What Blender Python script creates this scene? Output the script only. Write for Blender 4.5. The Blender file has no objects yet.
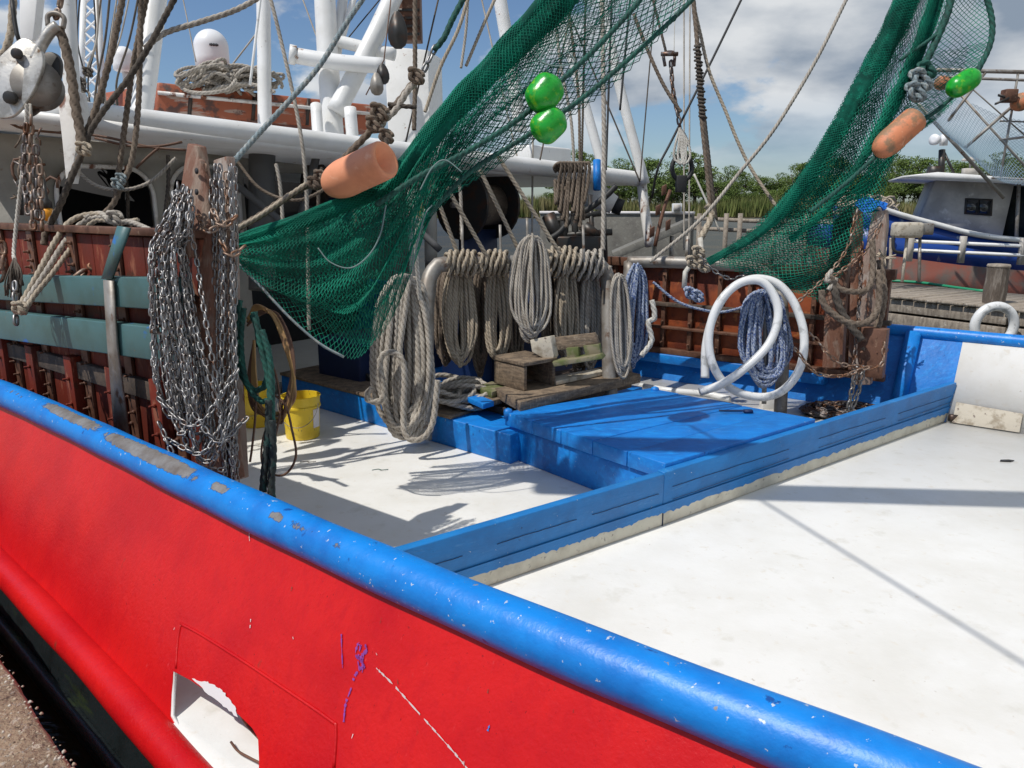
import bpy, math, random
import numpy as np
from mathutils import Vector, geometry
random.seed(7); RS = np.random.RandomState(7)
R = math.radians
SC = bpy.context.scene

# ------------------------------------------------------------------ camera, sky, sun
PITCH, FPX = 13.0, 773.0
CAM = np.array([0, 0, 1.6])
cd = bpy.data.cameras.new('camera'); cam = bpy.data.objects.new('camera', cd)
SC.collection.objects.link(cam); SC.camera = cam
cam.location = CAM; cam.rotation_euler = (R(90 - PITCH), 0, 0)
cd.sensor_width = 36; cd.lens = 36 * FPX / 1024; cd.clip_end = 3000; cd.clip_start = .05
SUN_AZ = np.array([-.86, -.51]); SUN_AZ = SUN_AZ / np.linalg.norm(SUN_AZ); SUN_EL = R(58.5)
SUN = np.array([SUN_AZ[0] * math.cos(SUN_EL), SUN_AZ[1] * math.cos(SUN_EL), math.sin(SUN_EL)])
sl = bpy.data.lights.new('sun', 'SUN'); sl.energy = 3.7; sl.angle = R(.53); sl.color = (1, .96, .9)
so = bpy.data.objects.new('sun', sl); SC.collection.objects.link(so)
so.rotation_euler = Vector(SUN).to_track_quat('Z', 'Y').to_euler(); so.location = (0, 0, 20)
w = bpy.data.worlds.new('World'); SC.world = w; w.use_nodes = True
def world():
    nt = w.node_tree; N = nt.nodes; L = nt.links
    for n in list(N): N.remove(n)
    out = N.new('ShaderNodeOutputWorld'); bg = N.new('ShaderNodeBackground')
    bg.inputs[1].default_value = .078
    sky = N.new('ShaderNodeTexSky'); sky.sky_type = 'NISHITA'; sky.sun_disc = False
    sky.sun_elevation = SUN_EL; sky.sun_rotation = math.atan2(SUN_AZ[0], SUN_AZ[1])
    sky.air_density = 1.0; sky.dust_density = .6; sky.ozone_density = 1.6
    tc = N.new('ShaderNodeTexCoord'); sp = N.new('ShaderNodeSeparateXYZ'); L.new(tc.outputs['Generated'], sp.inputs[0])
    zz = N.new('ShaderNodeMath'); zz.operation = 'ADD'; L.new(sp.outputs[2], zz.inputs[0]); zz.inputs[1].default_value = .55
    dv = N.new('ShaderNodeVectorMath'); dv.operation = 'DIVIDE'; L.new(tc.outputs['Generated'], dv.inputs[0])
    cb = N.new('ShaderNodeCombineXYZ')
    for i in range(3): L.new(zz.outputs[0], cb.inputs[i])
    L.new(cb.outputs[0], dv.inputs[1])
    mp = N.new('ShaderNodeMapping'); mp.inputs['Scale'].default_value = (1, 1.0, 1.6); mp.inputs['Location'].default_value = (3.1, 1.7, .4)
    L.new(dv.outputs[0], mp.inputs[0])
    n1 = N.new('ShaderNodeTexNoise'); n1.inputs['Scale'].default_value = 2.6; n1.inputs['Detail'].default_value = 9; n1.inputs['Roughness'].default_value = .56
    n1.inputs['Distortion'].default_value = 0
    L.new(mp.outputs[0], n1.inputs[0])
    # more cloud towards the east of the view
    bx = N.new('ShaderNodeMath'); bx.operation = 'MULTIPLY_ADD'; L.new(sp.outputs[0], bx.inputs[0]); bx.inputs[1].default_value = .26; bx.inputs[2].default_value = .035
    ad = N.new('ShaderNodeMath'); ad.operation = 'ADD'; L.new(n1.outputs[0], ad.inputs[0]); L.new(bx.outputs[0], ad.inputs[1])
    mr = N.new('ShaderNodeMapRange'); mr.interpolation_type = 'SMOOTHSTEP'; mr.inputs[1].default_value = .505; mr.inputs[2].default_value = .572; L.new(ad.outputs[0], mr.inputs[0])
    n2 = N.new('ShaderNodeTexNoise'); n2.inputs['Scale'].default_value = 3.6; n2.inputs['Detail'].default_value = 7
    mp2 = N.new('ShaderNodeMapping'); mp2.inputs['Location'].default_value = (7, 2, 1); mp2.inputs['Scale'].default_value = (1, 1, 2.2); L.new(dv.outputs[0], mp2.inputs[0]); L.new(mp2.outputs[0], n2.inputs[0])
    cr = N.new('ShaderNodeValToRGB'); L.new(n2.outputs[0], cr.inputs[0])
    cr.color_ramp.elements[0].position = .38; cr.color_ramp.elements[0].color = (3.3, 4.1, 5.2, 1)
    cr.color_ramp.elements[1].position = .60; cr.color_ramp.elements[1].color = (9.2, 9.5, 9.8, 1)
    tn = N.new('ShaderNodeMixRGB'); tn.blend_type = 'MULTIPLY'; tn.inputs[0].default_value = 1; tn.inputs[2].default_value = (.92, 1.06, 1.24, 1); L.new(sky.outputs[0], tn.inputs[1])
    lowm = N.new('ShaderNodeMapRange'); lowm.inputs[1].default_value = .02; lowm.inputs[2].default_value = .13; L.new(sp.outputs[2], lowm.inputs[0])
    mu = N.new('ShaderNodeMath'); mu.operation = 'MULTIPLY'; L.new(mr.outputs[0], mu.inputs[0]); L.new(lowm.outputs[0], mu.inputs[1])
    mx = N.new('ShaderNodeMixRGB'); L.new(mu.outputs[0], mx.inputs[0]); L.new(tn.outputs[0], mx.inputs[1]); L.new(cr.outputs[0], mx.inputs[2])
    L.new(mx.outputs[0], bg.inputs[0]); L.new(bg.outputs[0], out.inputs[0])
world()
SC.view_settings.view_transform = 'Standard'; SC.view_settings.look = 'None'
SC.view_settings.exposure = 0; SC.view_settings.gamma = 1

# ------------------------------------------------------------------ coordinates
_p = R(PITCH)
FW = np.array([0, math.cos(_p), -math.sin(_p)]); UP = np.array([0, math.sin(_p), math.cos(_p)]); RT = np.array([1., 0, 0])
def ray(x, y): return RT * ((x - 512) / FPX) + FW - UP * ((y - 384) / FPX)
def at(x, y, D): return CAM + ray(x, y) * D
def ats(pts, D=None): return np.array([at(p[0], p[1], p[2] if len(p) > 2 else D) for p in pts])
def onz(x, y, z):
    d = ray(x, y); return CAM + d * ((z - CAM[2]) / d[2])
U2 = np.array([-.78, .62]); U2 = U2 / np.linalg.norm(U2); V2 = np.array([U2[1], -U2[0]])
O2 = np.array([.3165, 1.6395])
def B(a, b, z):                         # boat frame: a towards the wheelhouse, b across the deck
    q = O2 + a * U2 + b * V2; return np.array([q[0], q[1], z])
def ab(p): q = np.array(p[:2]) - O2; return q @ U2, q @ V2
def onb(x, y, b):
    d = ray(x, y); t = (b + O2 @ V2) / (d[:2] @ V2); return CAM + d * t
def ona(x, y, a):
    d = ray(x, y); t = (a + O2 @ U2) / (d[:2] @ U2); return CAM + d * t
RAILPX = [(0, 392.5), (60, 419), (125, 449.5), (200, 486), (290, 529.5), (400, 577), (520, 627.5), (644, 677), (765, 726), (860, 765)]
_ra = np.array([ab(onz(x, y, .5)) for x, y in RAILPX])
RAILC = np.polyfit(_ra[:, 0], _ra[:, 1], 3)
def rail_b(a):
    lo, hi = _ra[-1, 0], _ra[0, 0]; c_ = min(max(a, lo), hi); d_ = np.polyval(np.polyder(RAILC), c_)
    return float(np.polyval(RAILC, c_) + (a - c_) * d_ * .7)
def rub_b(a): return float(np.interp(a, [-8, 0, 1.72, 2.49, 3.56, 11], [-.5, -.47, -.41, -.34, -.26, .35])) + .05
def hull_b(a, z):
    f = (z + .25) / .75; return rub_b(a) * (1 - f) + rail_b(a) * f
def dent(a, z):
    q = min(1, max(0, (.42 - z) / .3)) * .8
    return q * (.010 * math.sin(a * 2.1 + 1) * math.sin(z * 6 + a) + .004 * math.sin(a * 7 + z * 9) - .012 * math.exp(-((a - 2.3) ** 2 * 4 + (z - .1) ** 2 * 20)))
def onhull(x, y, off=0.0):
    d = ray(x, y); lo, hi = .8, 9.
    for _ in range(40):
        m = (lo + hi) / 2; p = CAM + d * m; a, b = ab(p)
        if b > hull_b(a, p[2]) + dent(a, p[2]) - off: hi = m
        else: lo = m
    return CAM + d * lo

# ------------------------------------------------------------------ materials
def nz(nt, vec, scale, detail=6, rough=.6, dist=0.):
    n = nt.nodes.new('ShaderNodeTexNoise'); n.inputs['Scale'].default_value = scale; n.inputs['Detail'].default_value = detail
    n.inputs['Roughness'].default_value = rough; n.inputs['Distortion'].default_value = dist
    nt.links.new(vec, n.inputs[0]); return n.outputs[0]
def rng(nt, v, lo, hi):
    m = nt.nodes.new('ShaderNodeMapRange'); m.inputs[1].default_value = lo; m.inputs[2].default_value = hi
    nt.links.new(v, m.inputs[0]); return m.outputs[0]
def mapping(nt, s, loc=(0, 0, 0), rot=(0, 0, 0)):
    tc = nt.nodes.new('ShaderNodeTexCoord'); m = nt.nodes.new('ShaderNodeMapping')
    m.inputs['Scale'].default_value = s; m.inputs['Location'].default_value = loc; m.inputs['Rotation'].default_value = rot
    nt.links.new(tc.outputs['Object'], m.inputs[0]); return m.outputs[0]
MATS = {}
def mat(name, col, rough=.5, metal=0., layers=(), bump=None, bump2=None, trans=0., wear=None, spec=.5, alpha=1., sub=0.):
    """layers: (colour, scale, lo, hi, stretch) mixed over the base where the noise passes lo..hi"""
    m = bpy.data.materials.new(name); m.use_nodes = True; nt = m.node_tree; L = nt.links
    bs = nt.nodes['Principled BSDF']; bs.inputs['Roughness'].default_value = rough; bs.inputs['Metallic'].default_value = metal
    bs.inputs['Specular IOR Level'].default_value = spec; bs.inputs['Transmission Weight'].default_value = trans; bs.inputs['Alpha'].default_value = alpha
    bs.inputs['Base Color'].default_value = (*col, 1); cur = None
    for i, ly in enumerate(layers):
        c, s, lo, hi = ly[:4]; st = ly[4] if len(ly) > 4 else (1, 1, 1)
        rot = ly[5] if len(ly) > 5 else (0, 0, 0)
        v = rng(nt, nz(nt, mapping(nt, st, (i * 3.7, i * 1.3, i * 2.1), rot), s), lo, hi)
        mx = nt.nodes.new('ShaderNodeMixRGB'); L.new(v, mx.inputs[0]); mx.inputs[2].default_value = (*c, 1)
        if cur is None: mx.inputs[1].default_value = (*col, 1)
        else: L.new(cur, mx.inputs[1])
        cur = mx.outputs[0]
    if wear:
        at_ = nt.nodes.new('ShaderNodeAttribute'); at_.attribute_name = 'wear'
        n_ = nz(nt, mapping(nt, (1, 1, 1)), 28, 8, .7)
        a_ = nt.nodes.new('ShaderNodeMath'); a_.operation = 'MULTIPLY_ADD'; L.new(n_, a_.inputs[0]); a_.inputs[1].default_value = 1.1; L.new(at_.outputs['Fac'], a_.inputs[2])
        v = rng(nt, a_.outputs[0], 1.0, 1.04)
        mx = nt.nodes.new('ShaderNodeMixRGB'); L.new(v, mx.inputs[0]); wn = rng(nt, nz(nt, mapping(nt, (1, 1, 1)), 9, 8, .7), .35, .65); wm = nt.nodes.new('ShaderNodeMixRGB'); L.new(wn, wm.inputs[0])
        wm.inputs[1].default_value = (*wear, 1); wm.inputs[2].default_value = (.13, .105, .085, 1); L.new(wm.outputs[0], mx.inputs[2])
        rim = rng(nt, a_.outputs[0], .955, .975); mr_ = nt.nodes.new('ShaderNodeMixRGB'); L.new(rim, mr_.inputs[0]); mr_.inputs[2].default_value = (.01, .07, .22, 1)
        if cur is None: mr_.inputs[1].default_value = (*col, 1)
        else: L.new(cur, mr_.inputs[1])
        L.new(mr_.outputs[0], mx.inputs[1])
        cur = mx.outputs[0]
    if name.startswith('rope') and cur:      # shade between the strands, painted into the rope colour
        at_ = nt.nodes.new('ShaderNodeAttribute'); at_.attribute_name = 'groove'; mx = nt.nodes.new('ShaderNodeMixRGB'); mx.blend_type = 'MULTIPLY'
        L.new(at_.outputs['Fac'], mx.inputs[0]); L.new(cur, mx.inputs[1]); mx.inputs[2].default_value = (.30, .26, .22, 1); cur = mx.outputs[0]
    if cur: L.new(cur, bs.inputs['Base Color'])
    prev = None
    for b in (bump, bump2):
        if b:
            bn = nt.nodes.new('ShaderNodeBump'); bn.inputs['Strength'].default_value = b[1]; bn.inputs['Distance'].default_value = b[2]
            L.new(nz(nt, mapping(nt, b[3] if len(b) > 3 else (1, 1, 1)), b[0], 5), bn.inputs['Height'])
            if prev: L.new(prev, bn.inputs['Normal'])
            prev = bn.outputs[0]
    if prev: L.new(prev, bs.inputs['Normal'])
    MATS[name] = m; return m
M = MATS
rust = (.17, .06, .025); drust = (.07, .028, .015)
mat('hull_red', (.60, .010, .010), .34, spec=.28, layers=[((.46, .003, .008), 2.2, .42, .68), ((.50, .006, .010), 11, .50, .8, (3, 3, .3)), ((.66, .05, .055), 22, .66, .8, (3, 3, .25)), ((.25, .004, .006), 70, .67, .72), ((.30, .03, .02), 4, .69, .74, (2.5, 2.5, .5)), ((.70, .30, .30), 130, .76, .79)],
    bump=(75, .6, .0035), bump2=(10, .25, .012))
mat('rail_blue', (.002, .215, .66), .42, layers=[((.002, .14, .5), 5, .45, .7), ((.50, .56, .62), 42, .66, .68), ((.25, .24, .23), 17, .70, .71), ((.002, .07, .30), 15, .66, .7)], bump=(45, .3, .004), bump2=(6, .5, .012), wear=(.24, .235, .23))
mat('deck_blue', (.002, .185, .60), .5, layers=[((.002, .13, .45), 4, .42, .7), ((.25, .42, .65), 34, .66, .72, (1, 1, 1)), ((.004, .23, .66), 9, .5, .66, (1, 3, 3)), ((.002, .05, .2), 11, .66, .72, (1, 3, 1))], bump=(30, .3, .004), bump2=(5, .4, .02))
mat('coaming_blue', (.008, .19, .52), .5, layers=[((.008, .15, .42), 5, .42, .65), ((.05, .24, .54), 16, .60, .75, (.6, .6, 2)), ((.5, .55, .6), 45, .71, .73), ((.01, .05, .14), 30, .69, .72)], bump=(20, .5, .006, (1, 1, 4)))
mat('deck_white', (.78, .77, .73), .5, layers=[((.735, .72, .67), 3.5, .42, .66), ((.68, .66, .60), 1.1, .52, .74), ((.70, .66, .58), 14, .60, .72), ((.45, .40, .33), 70, .70, .74), ((.42, .30, .20), 3.5, .70, .76), ((.52, .47, .40), 26, .69, .75), ((.62, .60, .53), 7, .6, .8)], bump=(38, .25, .003), bump2=(4, .3, .012))
mat('foot_cream', (.62, .59, .48), .6, layers=[((.45, .42, .33), 6, .45, .7), ((.25, .23, .2), 30, .62, .7)], bump=(30, .4, .005))
mat('white_paint', (.78, .78, .76), .42, layers=[((.62, .61, .57), 3, .45, .8), ((.30, .16, .09), 9, .67, .72), ((.5, .47, .42), 20, .64, .75)], bump=(18, .25, .004))
mat('inner_grey', (.10, .10, .10), .6)  # grey darkened to stand in for the deep shade under the roof
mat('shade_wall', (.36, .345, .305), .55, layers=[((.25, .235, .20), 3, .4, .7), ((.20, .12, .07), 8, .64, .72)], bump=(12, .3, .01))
mat('white_rusty', (.74, .72, .68), .5, layers=[((.45, .40, .34), 6, .5, .65), (rust, 8, .57, .63, (1, 1, .5))], bump=(18, .5, .006))
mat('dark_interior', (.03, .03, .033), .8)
mat('dark_blue', (.002, .014, .06), .6, layers=[((.004, .02, .09), 5, .5, .7)])  # blue darkened to carry roof and net shadow; also used for cracks, fittings
mat('slate', (.014, .020, .022), .4, layers=[((.03, .045, .018), 3, .55, .65, (1, 1, 6)), ((.007, .01, .01), 9, .5, .7)], bump=(20, .4, .01))
mat('galv', (.30, .28, .25), .5, .35, layers=[((.17, .14, .11), 5, .45, .65), ((.13, .07, .04), 9, .6, .68), ((.45, .44, .42), 14, .6, .8)], bump=(25, .3, .004))
mat('chain_steel', (.33, .325, .32), .46, .9, layers=[((.20, .18, .165), 20, .45, .65), ((.12, .06, .035), 22, .58, .66)])
mat('chain_dark', (.17, .15, .14), .45, .7, layers=[((.13, .06, .03), 14, .45, .6)])
mat('chain_rusty', (.28, .2, .15), .5, .5, layers=[((.17, .08, .04), 14, .45, .6), ((.45, .43, .4), 18, .6, .7)])
mat('block_steel', (.40, .38, .34), .42, .5, layers=[((.62, .60, .55), 9, .45, .55), ((.15, .09, .05), 12, .6, .66)], bump=(25, .5, .004))
mat('dark_steel', (.05, .048, .045), .45, .5, layers=[((.10, .05, .03), 9, .5, .7)])
mat('door_red', (.16, .024, .012), .6, spec=.2, layers=[((.11, .025, .016), 4, .4, .6, (1, 1, .4)), ((.26, .09, .05), 9, .58, .66, (2, 2, .5)), (drust, 6, .6, .7)], bump=(30, .5, .006, (3, 3, .3)))
mat('door_orange', (.30, .07, .02), .55, layers=[((.14, .03, .014), 4, .4, .6), ((.40, .14, .04), 7, .58, .66), (drust, 6, .6, .7)], bump=(30, .5, .006))
mat('post_wood', (.19, .085, .05), .65, layers=[((.27, .19, .14), 7, .5, .65, (3, 3, .4)), (drust, 9, .6, .7, (3, 3, .4))], bump=(22, .7, .008, (4, 4, .4)))
mat('post_grey', (.24, .17, .135), .65, layers=[((.36, .31, .27), 7, .5, .65, (3, 3, .4)), (rust, 9, .58, .66, (3, 3, .4))], bump=(22, .7, .008, (4, 4, .4)))
mat('strap_rust', (.16, .075, .045), .6, .2, layers=[(drust, 8, .45, .65), ((.28, .17, .11), 16, .6, .7)], bump=(40, .4, .003))
mat('teal', (.065, .15, .155), .45, layers=[((.055, .12, .115), 5, .42, .65), ((.02, .14, .42), 5, .63, .68), ((.20, .13, .08), 17, .68, .7)], bump=(14, .3, .004))
mat('wood_grey', (.22, .16, .105), .8, layers=[((.11, .08, .055), 12, .42, .6, (1, 1, 5)), ((.33, .26, .185), 20, .55, .7, (2, 6, 1))], bump=(35, .8, .006, (1, 5, 5)))
mat('wood_dark', (.10, .07, .05), .8, layers=[((.05, .038, .03), 9, .42, .6), ((.18, .13, .09), 20, .6, .7)], bump=(30, .7, .006))
mat('wood_bleached', (.5, .45, .36), .75, layers=[((.30, .25, .18), 12, .5, .65), ((.16, .12, .1), 24, .63, .7)], bump=(35, .7, .004))
mat('mossy', (.10, .12, .035), .8, layers=[((.22, .19, .12), 8, .45, .6)], bump=(35, .7, .004))
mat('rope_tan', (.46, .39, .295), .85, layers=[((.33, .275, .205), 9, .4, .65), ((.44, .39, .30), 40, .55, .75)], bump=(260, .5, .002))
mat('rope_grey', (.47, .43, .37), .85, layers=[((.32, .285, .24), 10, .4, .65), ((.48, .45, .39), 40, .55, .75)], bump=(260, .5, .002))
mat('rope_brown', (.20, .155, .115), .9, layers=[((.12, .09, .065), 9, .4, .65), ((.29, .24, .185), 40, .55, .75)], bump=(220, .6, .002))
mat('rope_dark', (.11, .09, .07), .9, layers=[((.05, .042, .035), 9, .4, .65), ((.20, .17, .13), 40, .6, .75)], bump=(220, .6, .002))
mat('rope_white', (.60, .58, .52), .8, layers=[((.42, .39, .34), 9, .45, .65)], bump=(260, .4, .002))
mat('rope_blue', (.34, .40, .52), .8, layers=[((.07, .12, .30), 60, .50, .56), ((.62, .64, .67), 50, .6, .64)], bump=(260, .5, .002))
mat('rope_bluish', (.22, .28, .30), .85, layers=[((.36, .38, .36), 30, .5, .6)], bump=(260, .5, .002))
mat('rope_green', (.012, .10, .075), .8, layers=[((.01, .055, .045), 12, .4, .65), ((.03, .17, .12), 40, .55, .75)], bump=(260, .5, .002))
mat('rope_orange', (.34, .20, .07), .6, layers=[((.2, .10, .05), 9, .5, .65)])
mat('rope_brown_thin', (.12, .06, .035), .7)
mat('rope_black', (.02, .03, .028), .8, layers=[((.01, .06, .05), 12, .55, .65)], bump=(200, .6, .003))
mat('net_green', (.006, .24, .15), .6, layers=[((.004, .10, .065), 3, .4, .65), ((.01, .30, .18), 8, .58, .75)], spec=.2)
mat('net_dark', (.003, .075, .05), .7, spec=.15, layers=[((.006, .05, .042), 3, .4, .65)])
mat('net_band', (.004, .10, .065), .8, spec=.12, layers=[((.003, .045, .032), 6, .4, .6), ((.006, .16, .10), 22, .55, .7)], bump=(160, .9, .004))
mat('net_pale', (.16, .23, .22), .6)
mat('net_blue', (.25, .36, .45), .6)
mat('float_orange', (.80, .32, .165), .55, layers=[((.66, .24, .12), 6, .45, .7), ((.88, .48, .30), 16, .6, .75), ((.35, .15, .09), 40, .7, .73)], bump=(40, .3, .003))
mat('float_rusty', (.62, .22, .10), .6, layers=[((.30, .17, .09), 7, .47, .56), ((.75, .35, .2), 13, .6, .7)], bump=(40, .4, .003))
mat('float_green', (.015, .36, .03), .28, layers=[((.22, .48, .02), 22, .54, .70), ((.006, .16, .015), 11, .48, .64)], bump=(60, .5, .003), spec=.5)
mat('bucket_yellow', (.78, .56, .03), .38, layers=[((.62, .42, .03), 6, .5, .7), ((.03, .06, .04), 24, .66, .68, (3, 3, .6))])
mat('hose_white', (.74, .74, .72), .3, layers=[((.45, .45, .43), 9, .56, .66), ((.30, .28, .25), 25, .66, .7)])
mat('raft_box', (.36, .10, .045), .6, layers=[((.42, .30, .24), 5, .56, .62, (.6, .6, 3)), ((.12, .06, .045), 7, .55, .62), ((.02, .12, .10), 4, .63, .66)], bump=(14, .5, .01))
mat('dome_white', (.82, .82, .82), .35)
mat('black_rubber', (.02, .02, .02), .6)
mat('black_mark', (.05, .05, .06), .6)
mat('orange_lamp', (.85, .35, .02), .3)
mat('cloth_blue', (.004, .14, .55), .7, layers=[((.003, .09, .4), 7, .45, .65)], bump=(12, .5, .02))
mat('concrete', (.17, .16, .135), .85, layers=[((.12, .11, .095), 2, .42, .65), ((.22, .21, .18), 9, .55, .7)], bump=(20, .5, .02))
mat('dock_shell', (.38, .27, .175), .9, layers=[((.25, .175, .115), 4, .42, .62), ((.50, .41, .31), 26, .58, .64), ((.11, .07, .045), 38, .60, .66), ((.30, .28, .25), 60, .6, .66)], bump=(60, .9, .012), bump2=(14, .6, .02))
mat('gravel', (.40, .30, .21), .9, layers=[((.55, .48, .40), 9, .5, .56), ((.15, .10, .07), 12, .55, .6)])
mat('dock_wood', (.33, .28, .22), .85, layers=[((.20, .165, .13), 5, .42, .62, (1, 6, 1)), ((.45, .41, .35), 11, .58, .7)], bump=(12, .6, .02))
mat('piling', (.14, .11, .085), .9, layers=[((.26, .22, .18), 6, .5, .62, (3, 3, .4))], bump=(14, .9, .04, (3, 3, .4)))
mat('cabin_grey', (.50, .465, .41), .6, spec=.2, layers=[((.36, .335, .30), 1.6, .42, .62), ((.58, .55, .50), 4, .58, .68)], bump=(9, .15, .006))
mat('far_blue', (.006, .05, .27), .4, layers=[((.25, .33, .45), 3, .62, .68)])
mat('far_red', (.20, .06, .04), .6, layers=[((.12, .09, .075), 2, .45, .6)])
mat('glass_dark', (.02, .022, .025), .08, spec=.8)
mat('grass', (.15, .17, .055), .9, layers=[((.24, .21, .10), .08, .45, .6), ((.10, .14, .04), .3, .5, .65)], spec=.1)
mat('leaf', (.13, .19, .045), .75, layers=[((.17, .23, .065), .5, .45, .65), ((.08, .13, .03), 1.3, .5, .7)], spec=.2)
mat('bark', (.10, .075, .055), .9)
mat('mud', (.10, .085, .055), .95)
mat('hose_green', (.02, .25, .12), .5)
mat('scratch_white', (.72, .68, .66), .6)
mat('scratch_purple', (.25, .05, .30), .6)
mat('water', (.045, .045, .026), .06, layers=[((.07, .06, .032), .2, .4, .6)], bump=(1.1, .35, .06, (1, 2.2, 1)), bump2=(7, .22, .015, (1, 2.5, 1)), spec=.5)

# ------------------------------------------------------------------ mesh helpers
class G:
    def __init__(s): s.v = []; s.f = {3: [], 4: []}; s.ng = []; s.n = 0; s.attr = None; s.gr = {}
    def add(s, V, F):
        V = np.asarray(V, float).reshape(-1, 3)
        if len(F):
            if isinstance(F, np.ndarray): s.f[F.shape[1]].append(F + s.n)
            else:
                for q in F:
                    if len(q) in (3, 4): s.f[len(q)].append(np.array([q]) + s.n)
                    else: s.ng.append([i + s.n for i in q])
        s.v.append(V); s.n += len(V); return s
    def tube(s, P, r, k=8, cap=True, lobes=0, pitch=None, closed=False):
        P = np.asarray(P, float); n = len(P); rr = np.broadcast_to(np.asarray(r, float), (n,))
        T = np.gradient(P, axis=0)
        if closed: T = np.roll(P, -1, 0) - np.roll(P, 1, 0)
        T /= np.linalg.norm(T, axis=1)[:, None] + 1e-12
        a = np.array([0, 0, 1.]) if abs(T[0][2]) < .9 else np.array([1., 0, 0])
        nn = np.cross(T[0], a); nn /= np.linalg.norm(nn); Ns = np.empty((n, 3))
        for i in range(n):
            nn = nn - T[i] * (nn @ T[i]); nn /= math.sqrt(nn @ nn) + 1e-12; Ns[i] = nn
        Bs = np.cross(T, Ns); th = np.arange(k) * 2 * math.pi / k
        rad = np.repeat(rr[:, None], k, 1)
        if lobes:
            L = np.concatenate([[0], np.cumsum(np.linalg.norm(np.diff(P, axis=0), axis=1))])
            ph = lobes * th[None] + 2 * math.pi * L[:, None] / (pitch or 2.2 * rr.mean())
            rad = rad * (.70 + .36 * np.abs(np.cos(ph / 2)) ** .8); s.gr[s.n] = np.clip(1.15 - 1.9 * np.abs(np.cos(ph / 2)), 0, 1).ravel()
        V = P[:, None] + rad[..., None] * (np.cos(th)[None, :, None] * Ns[:, None] + np.sin(th)[None, :, None] * Bs[:, None])
        i = np.arange(n if closed else n - 1)[:, None]; j = np.arange(k)[None]; i2 = (i + 1) % n
        F = np.stack([i * k + j, i * k + (j + 1) % k, i2 * k + (j + 1) % k, i2 * k + j], -1).reshape(-1, 4)
        s.add(V.reshape(-1, 3), F)
        if cap and not closed:
            s.ng.append([s.n - n * k + q for q in range(k)][::-1]); s.ng.append([s.n - k + q for q in range(k)])
        return s
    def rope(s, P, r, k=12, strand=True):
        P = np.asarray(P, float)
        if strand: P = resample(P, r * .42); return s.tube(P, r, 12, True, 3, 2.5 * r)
        return s.tube(resample(P, r * 5), r, 6)
    def segs(s, P0, P1, r, k=3):
        D = P1 - P0; L = np.linalg.norm(D, axis=1); ok = L > 1e-9; P0 = P0[ok]; P1 = P1[ok]; D = D[ok] / L[ok][:, None]
        a = np.where(np.abs(D[:, 2:3]) < .9, np.array([[0, 0, 1.]]), np.array([[1., 0, 0]]))
        N = np.cross(D, a); N /= np.linalg.norm(N, axis=1)[:, None]; Bq = np.cross(D, N)
        th = np.arange(k) * 2 * math.pi / k
        off = r * (np.cos(th)[None, :, None] * N[:, None] + np.sin(th)[None, :, None] * Bq[:, None])
        V = np.concatenate([P0[:, None] + off, P1[:, None] + off], 1)
        b = np.arange(len(P0))[:, None] * 2 * k; j = np.arange(k)[None]
        F = np.stack([b + j, b + (j + 1) % k, b + k + (j + 1) % k, b + k + j], -1).reshape(-1, 4)
        return s.add(V.reshape(-1, 3), F)
    def prism(s, poly, off):
        poly = np.asarray(poly, float); n = len(poly); V = np.concatenate([poly, poly + np.asarray(off)])
        return s.add(V, [list(range(n)), list(range(2 * n - 1, n - 1, -1))] + [[i, i + n, (i + 1) % n + n, (i + 1) % n] for i in range(n)])
    def box(s, c, h, X=(1, 0, 0), Y=(0, 1, 0), Z=(0, 0, 1)):
        X, Y, Z = (np.asarray(q, float) for q in (X, Y, Z)); c = np.asarray(c, float)
        V = [c + sx * h[0] * X + sy * h[1] * Y + sz * h[2] * Z for sz in (-1, 1) for sx, sy in ((-1, -1), (1, -1), (1, 1), (-1, 1))]
        return s.add(V, [[3, 2, 1, 0], [4, 5, 6, 7], [0, 1, 5, 4], [1, 2, 6, 5], [2, 3, 7, 6], [3, 0, 4, 7]])
    def lathe(s, prof, c, ax=(0, 0, 1), k=20):
        ax = np.asarray(ax, float); ax /= np.linalg.norm(ax); a = np.array([1., 0, 0]) if abs(ax[0]) < .9 else np.array([0, 1., 0])
        N = np.cross(ax, a); N /= np.linalg.norm(N); Bq = np.cross(ax, N); th = np.arange(k) * 2 * math.pi / k
        V = [np.asarray(c) + h * ax + r * (math.cos(t) * N + math.sin(t) * Bq) for r, h in prof for t in th]
        n = len(prof); i = np.arange(n - 1)[:, None]; j = np.arange(k)[None]
        F = np.stack([i * k + j, i * k + (j + 1) % k, (i + 1) * k + (j + 1) % k, (i + 1) * k + j], -1).reshape(-1, 4)
        s.add(V, F); s.ng.append([s.n - n * k + q for q in range(k)][::-1]); s.ng.append([s.n - k + q for q in range(k)]); return s
    def grid(s, V, nu, nv, closed=False):
        i = np.arange(nu - 1)[:, None]; j = np.arange(nv - 1 if not closed else nv)[None]
        F = np.stack([i * nv + j, i * nv + (j + 1) % nv, (i + 1) * nv + (j + 1) % nv, (i + 1) * nv + j], -1).reshape(-1, 4)
        return s.add(V, F)
    def chain(s, P, ln=.046, wd=.028, wr=.0044, pitch=None):
        pitch = pitch or ln - 2.1 * wr; P = resample(np.asarray(P, float), pitch); n = len(P)
        T = np.gradient(P, axis=0); T /= np.linalg.norm(T, axis=1)[:, None]
        ks, kc = 12, 5; hl = (ln - wd) / 2; rr = wd / 2 - wr; t = np.arange(ks) * 2 * math.pi / ks
        cx = np.cos(t) * rr + np.where(np.cos(t) > 0.01, hl, np.where(np.cos(t) < -.01, -hl, 0)); cy = np.sin(t) * rr
        cen = np.stack([cx, cy], 1); tan = np.roll(cen, -1, 0) - np.roll(cen, 1, 0); tan /= np.linalg.norm(tan, axis=1)[:, None]
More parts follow.
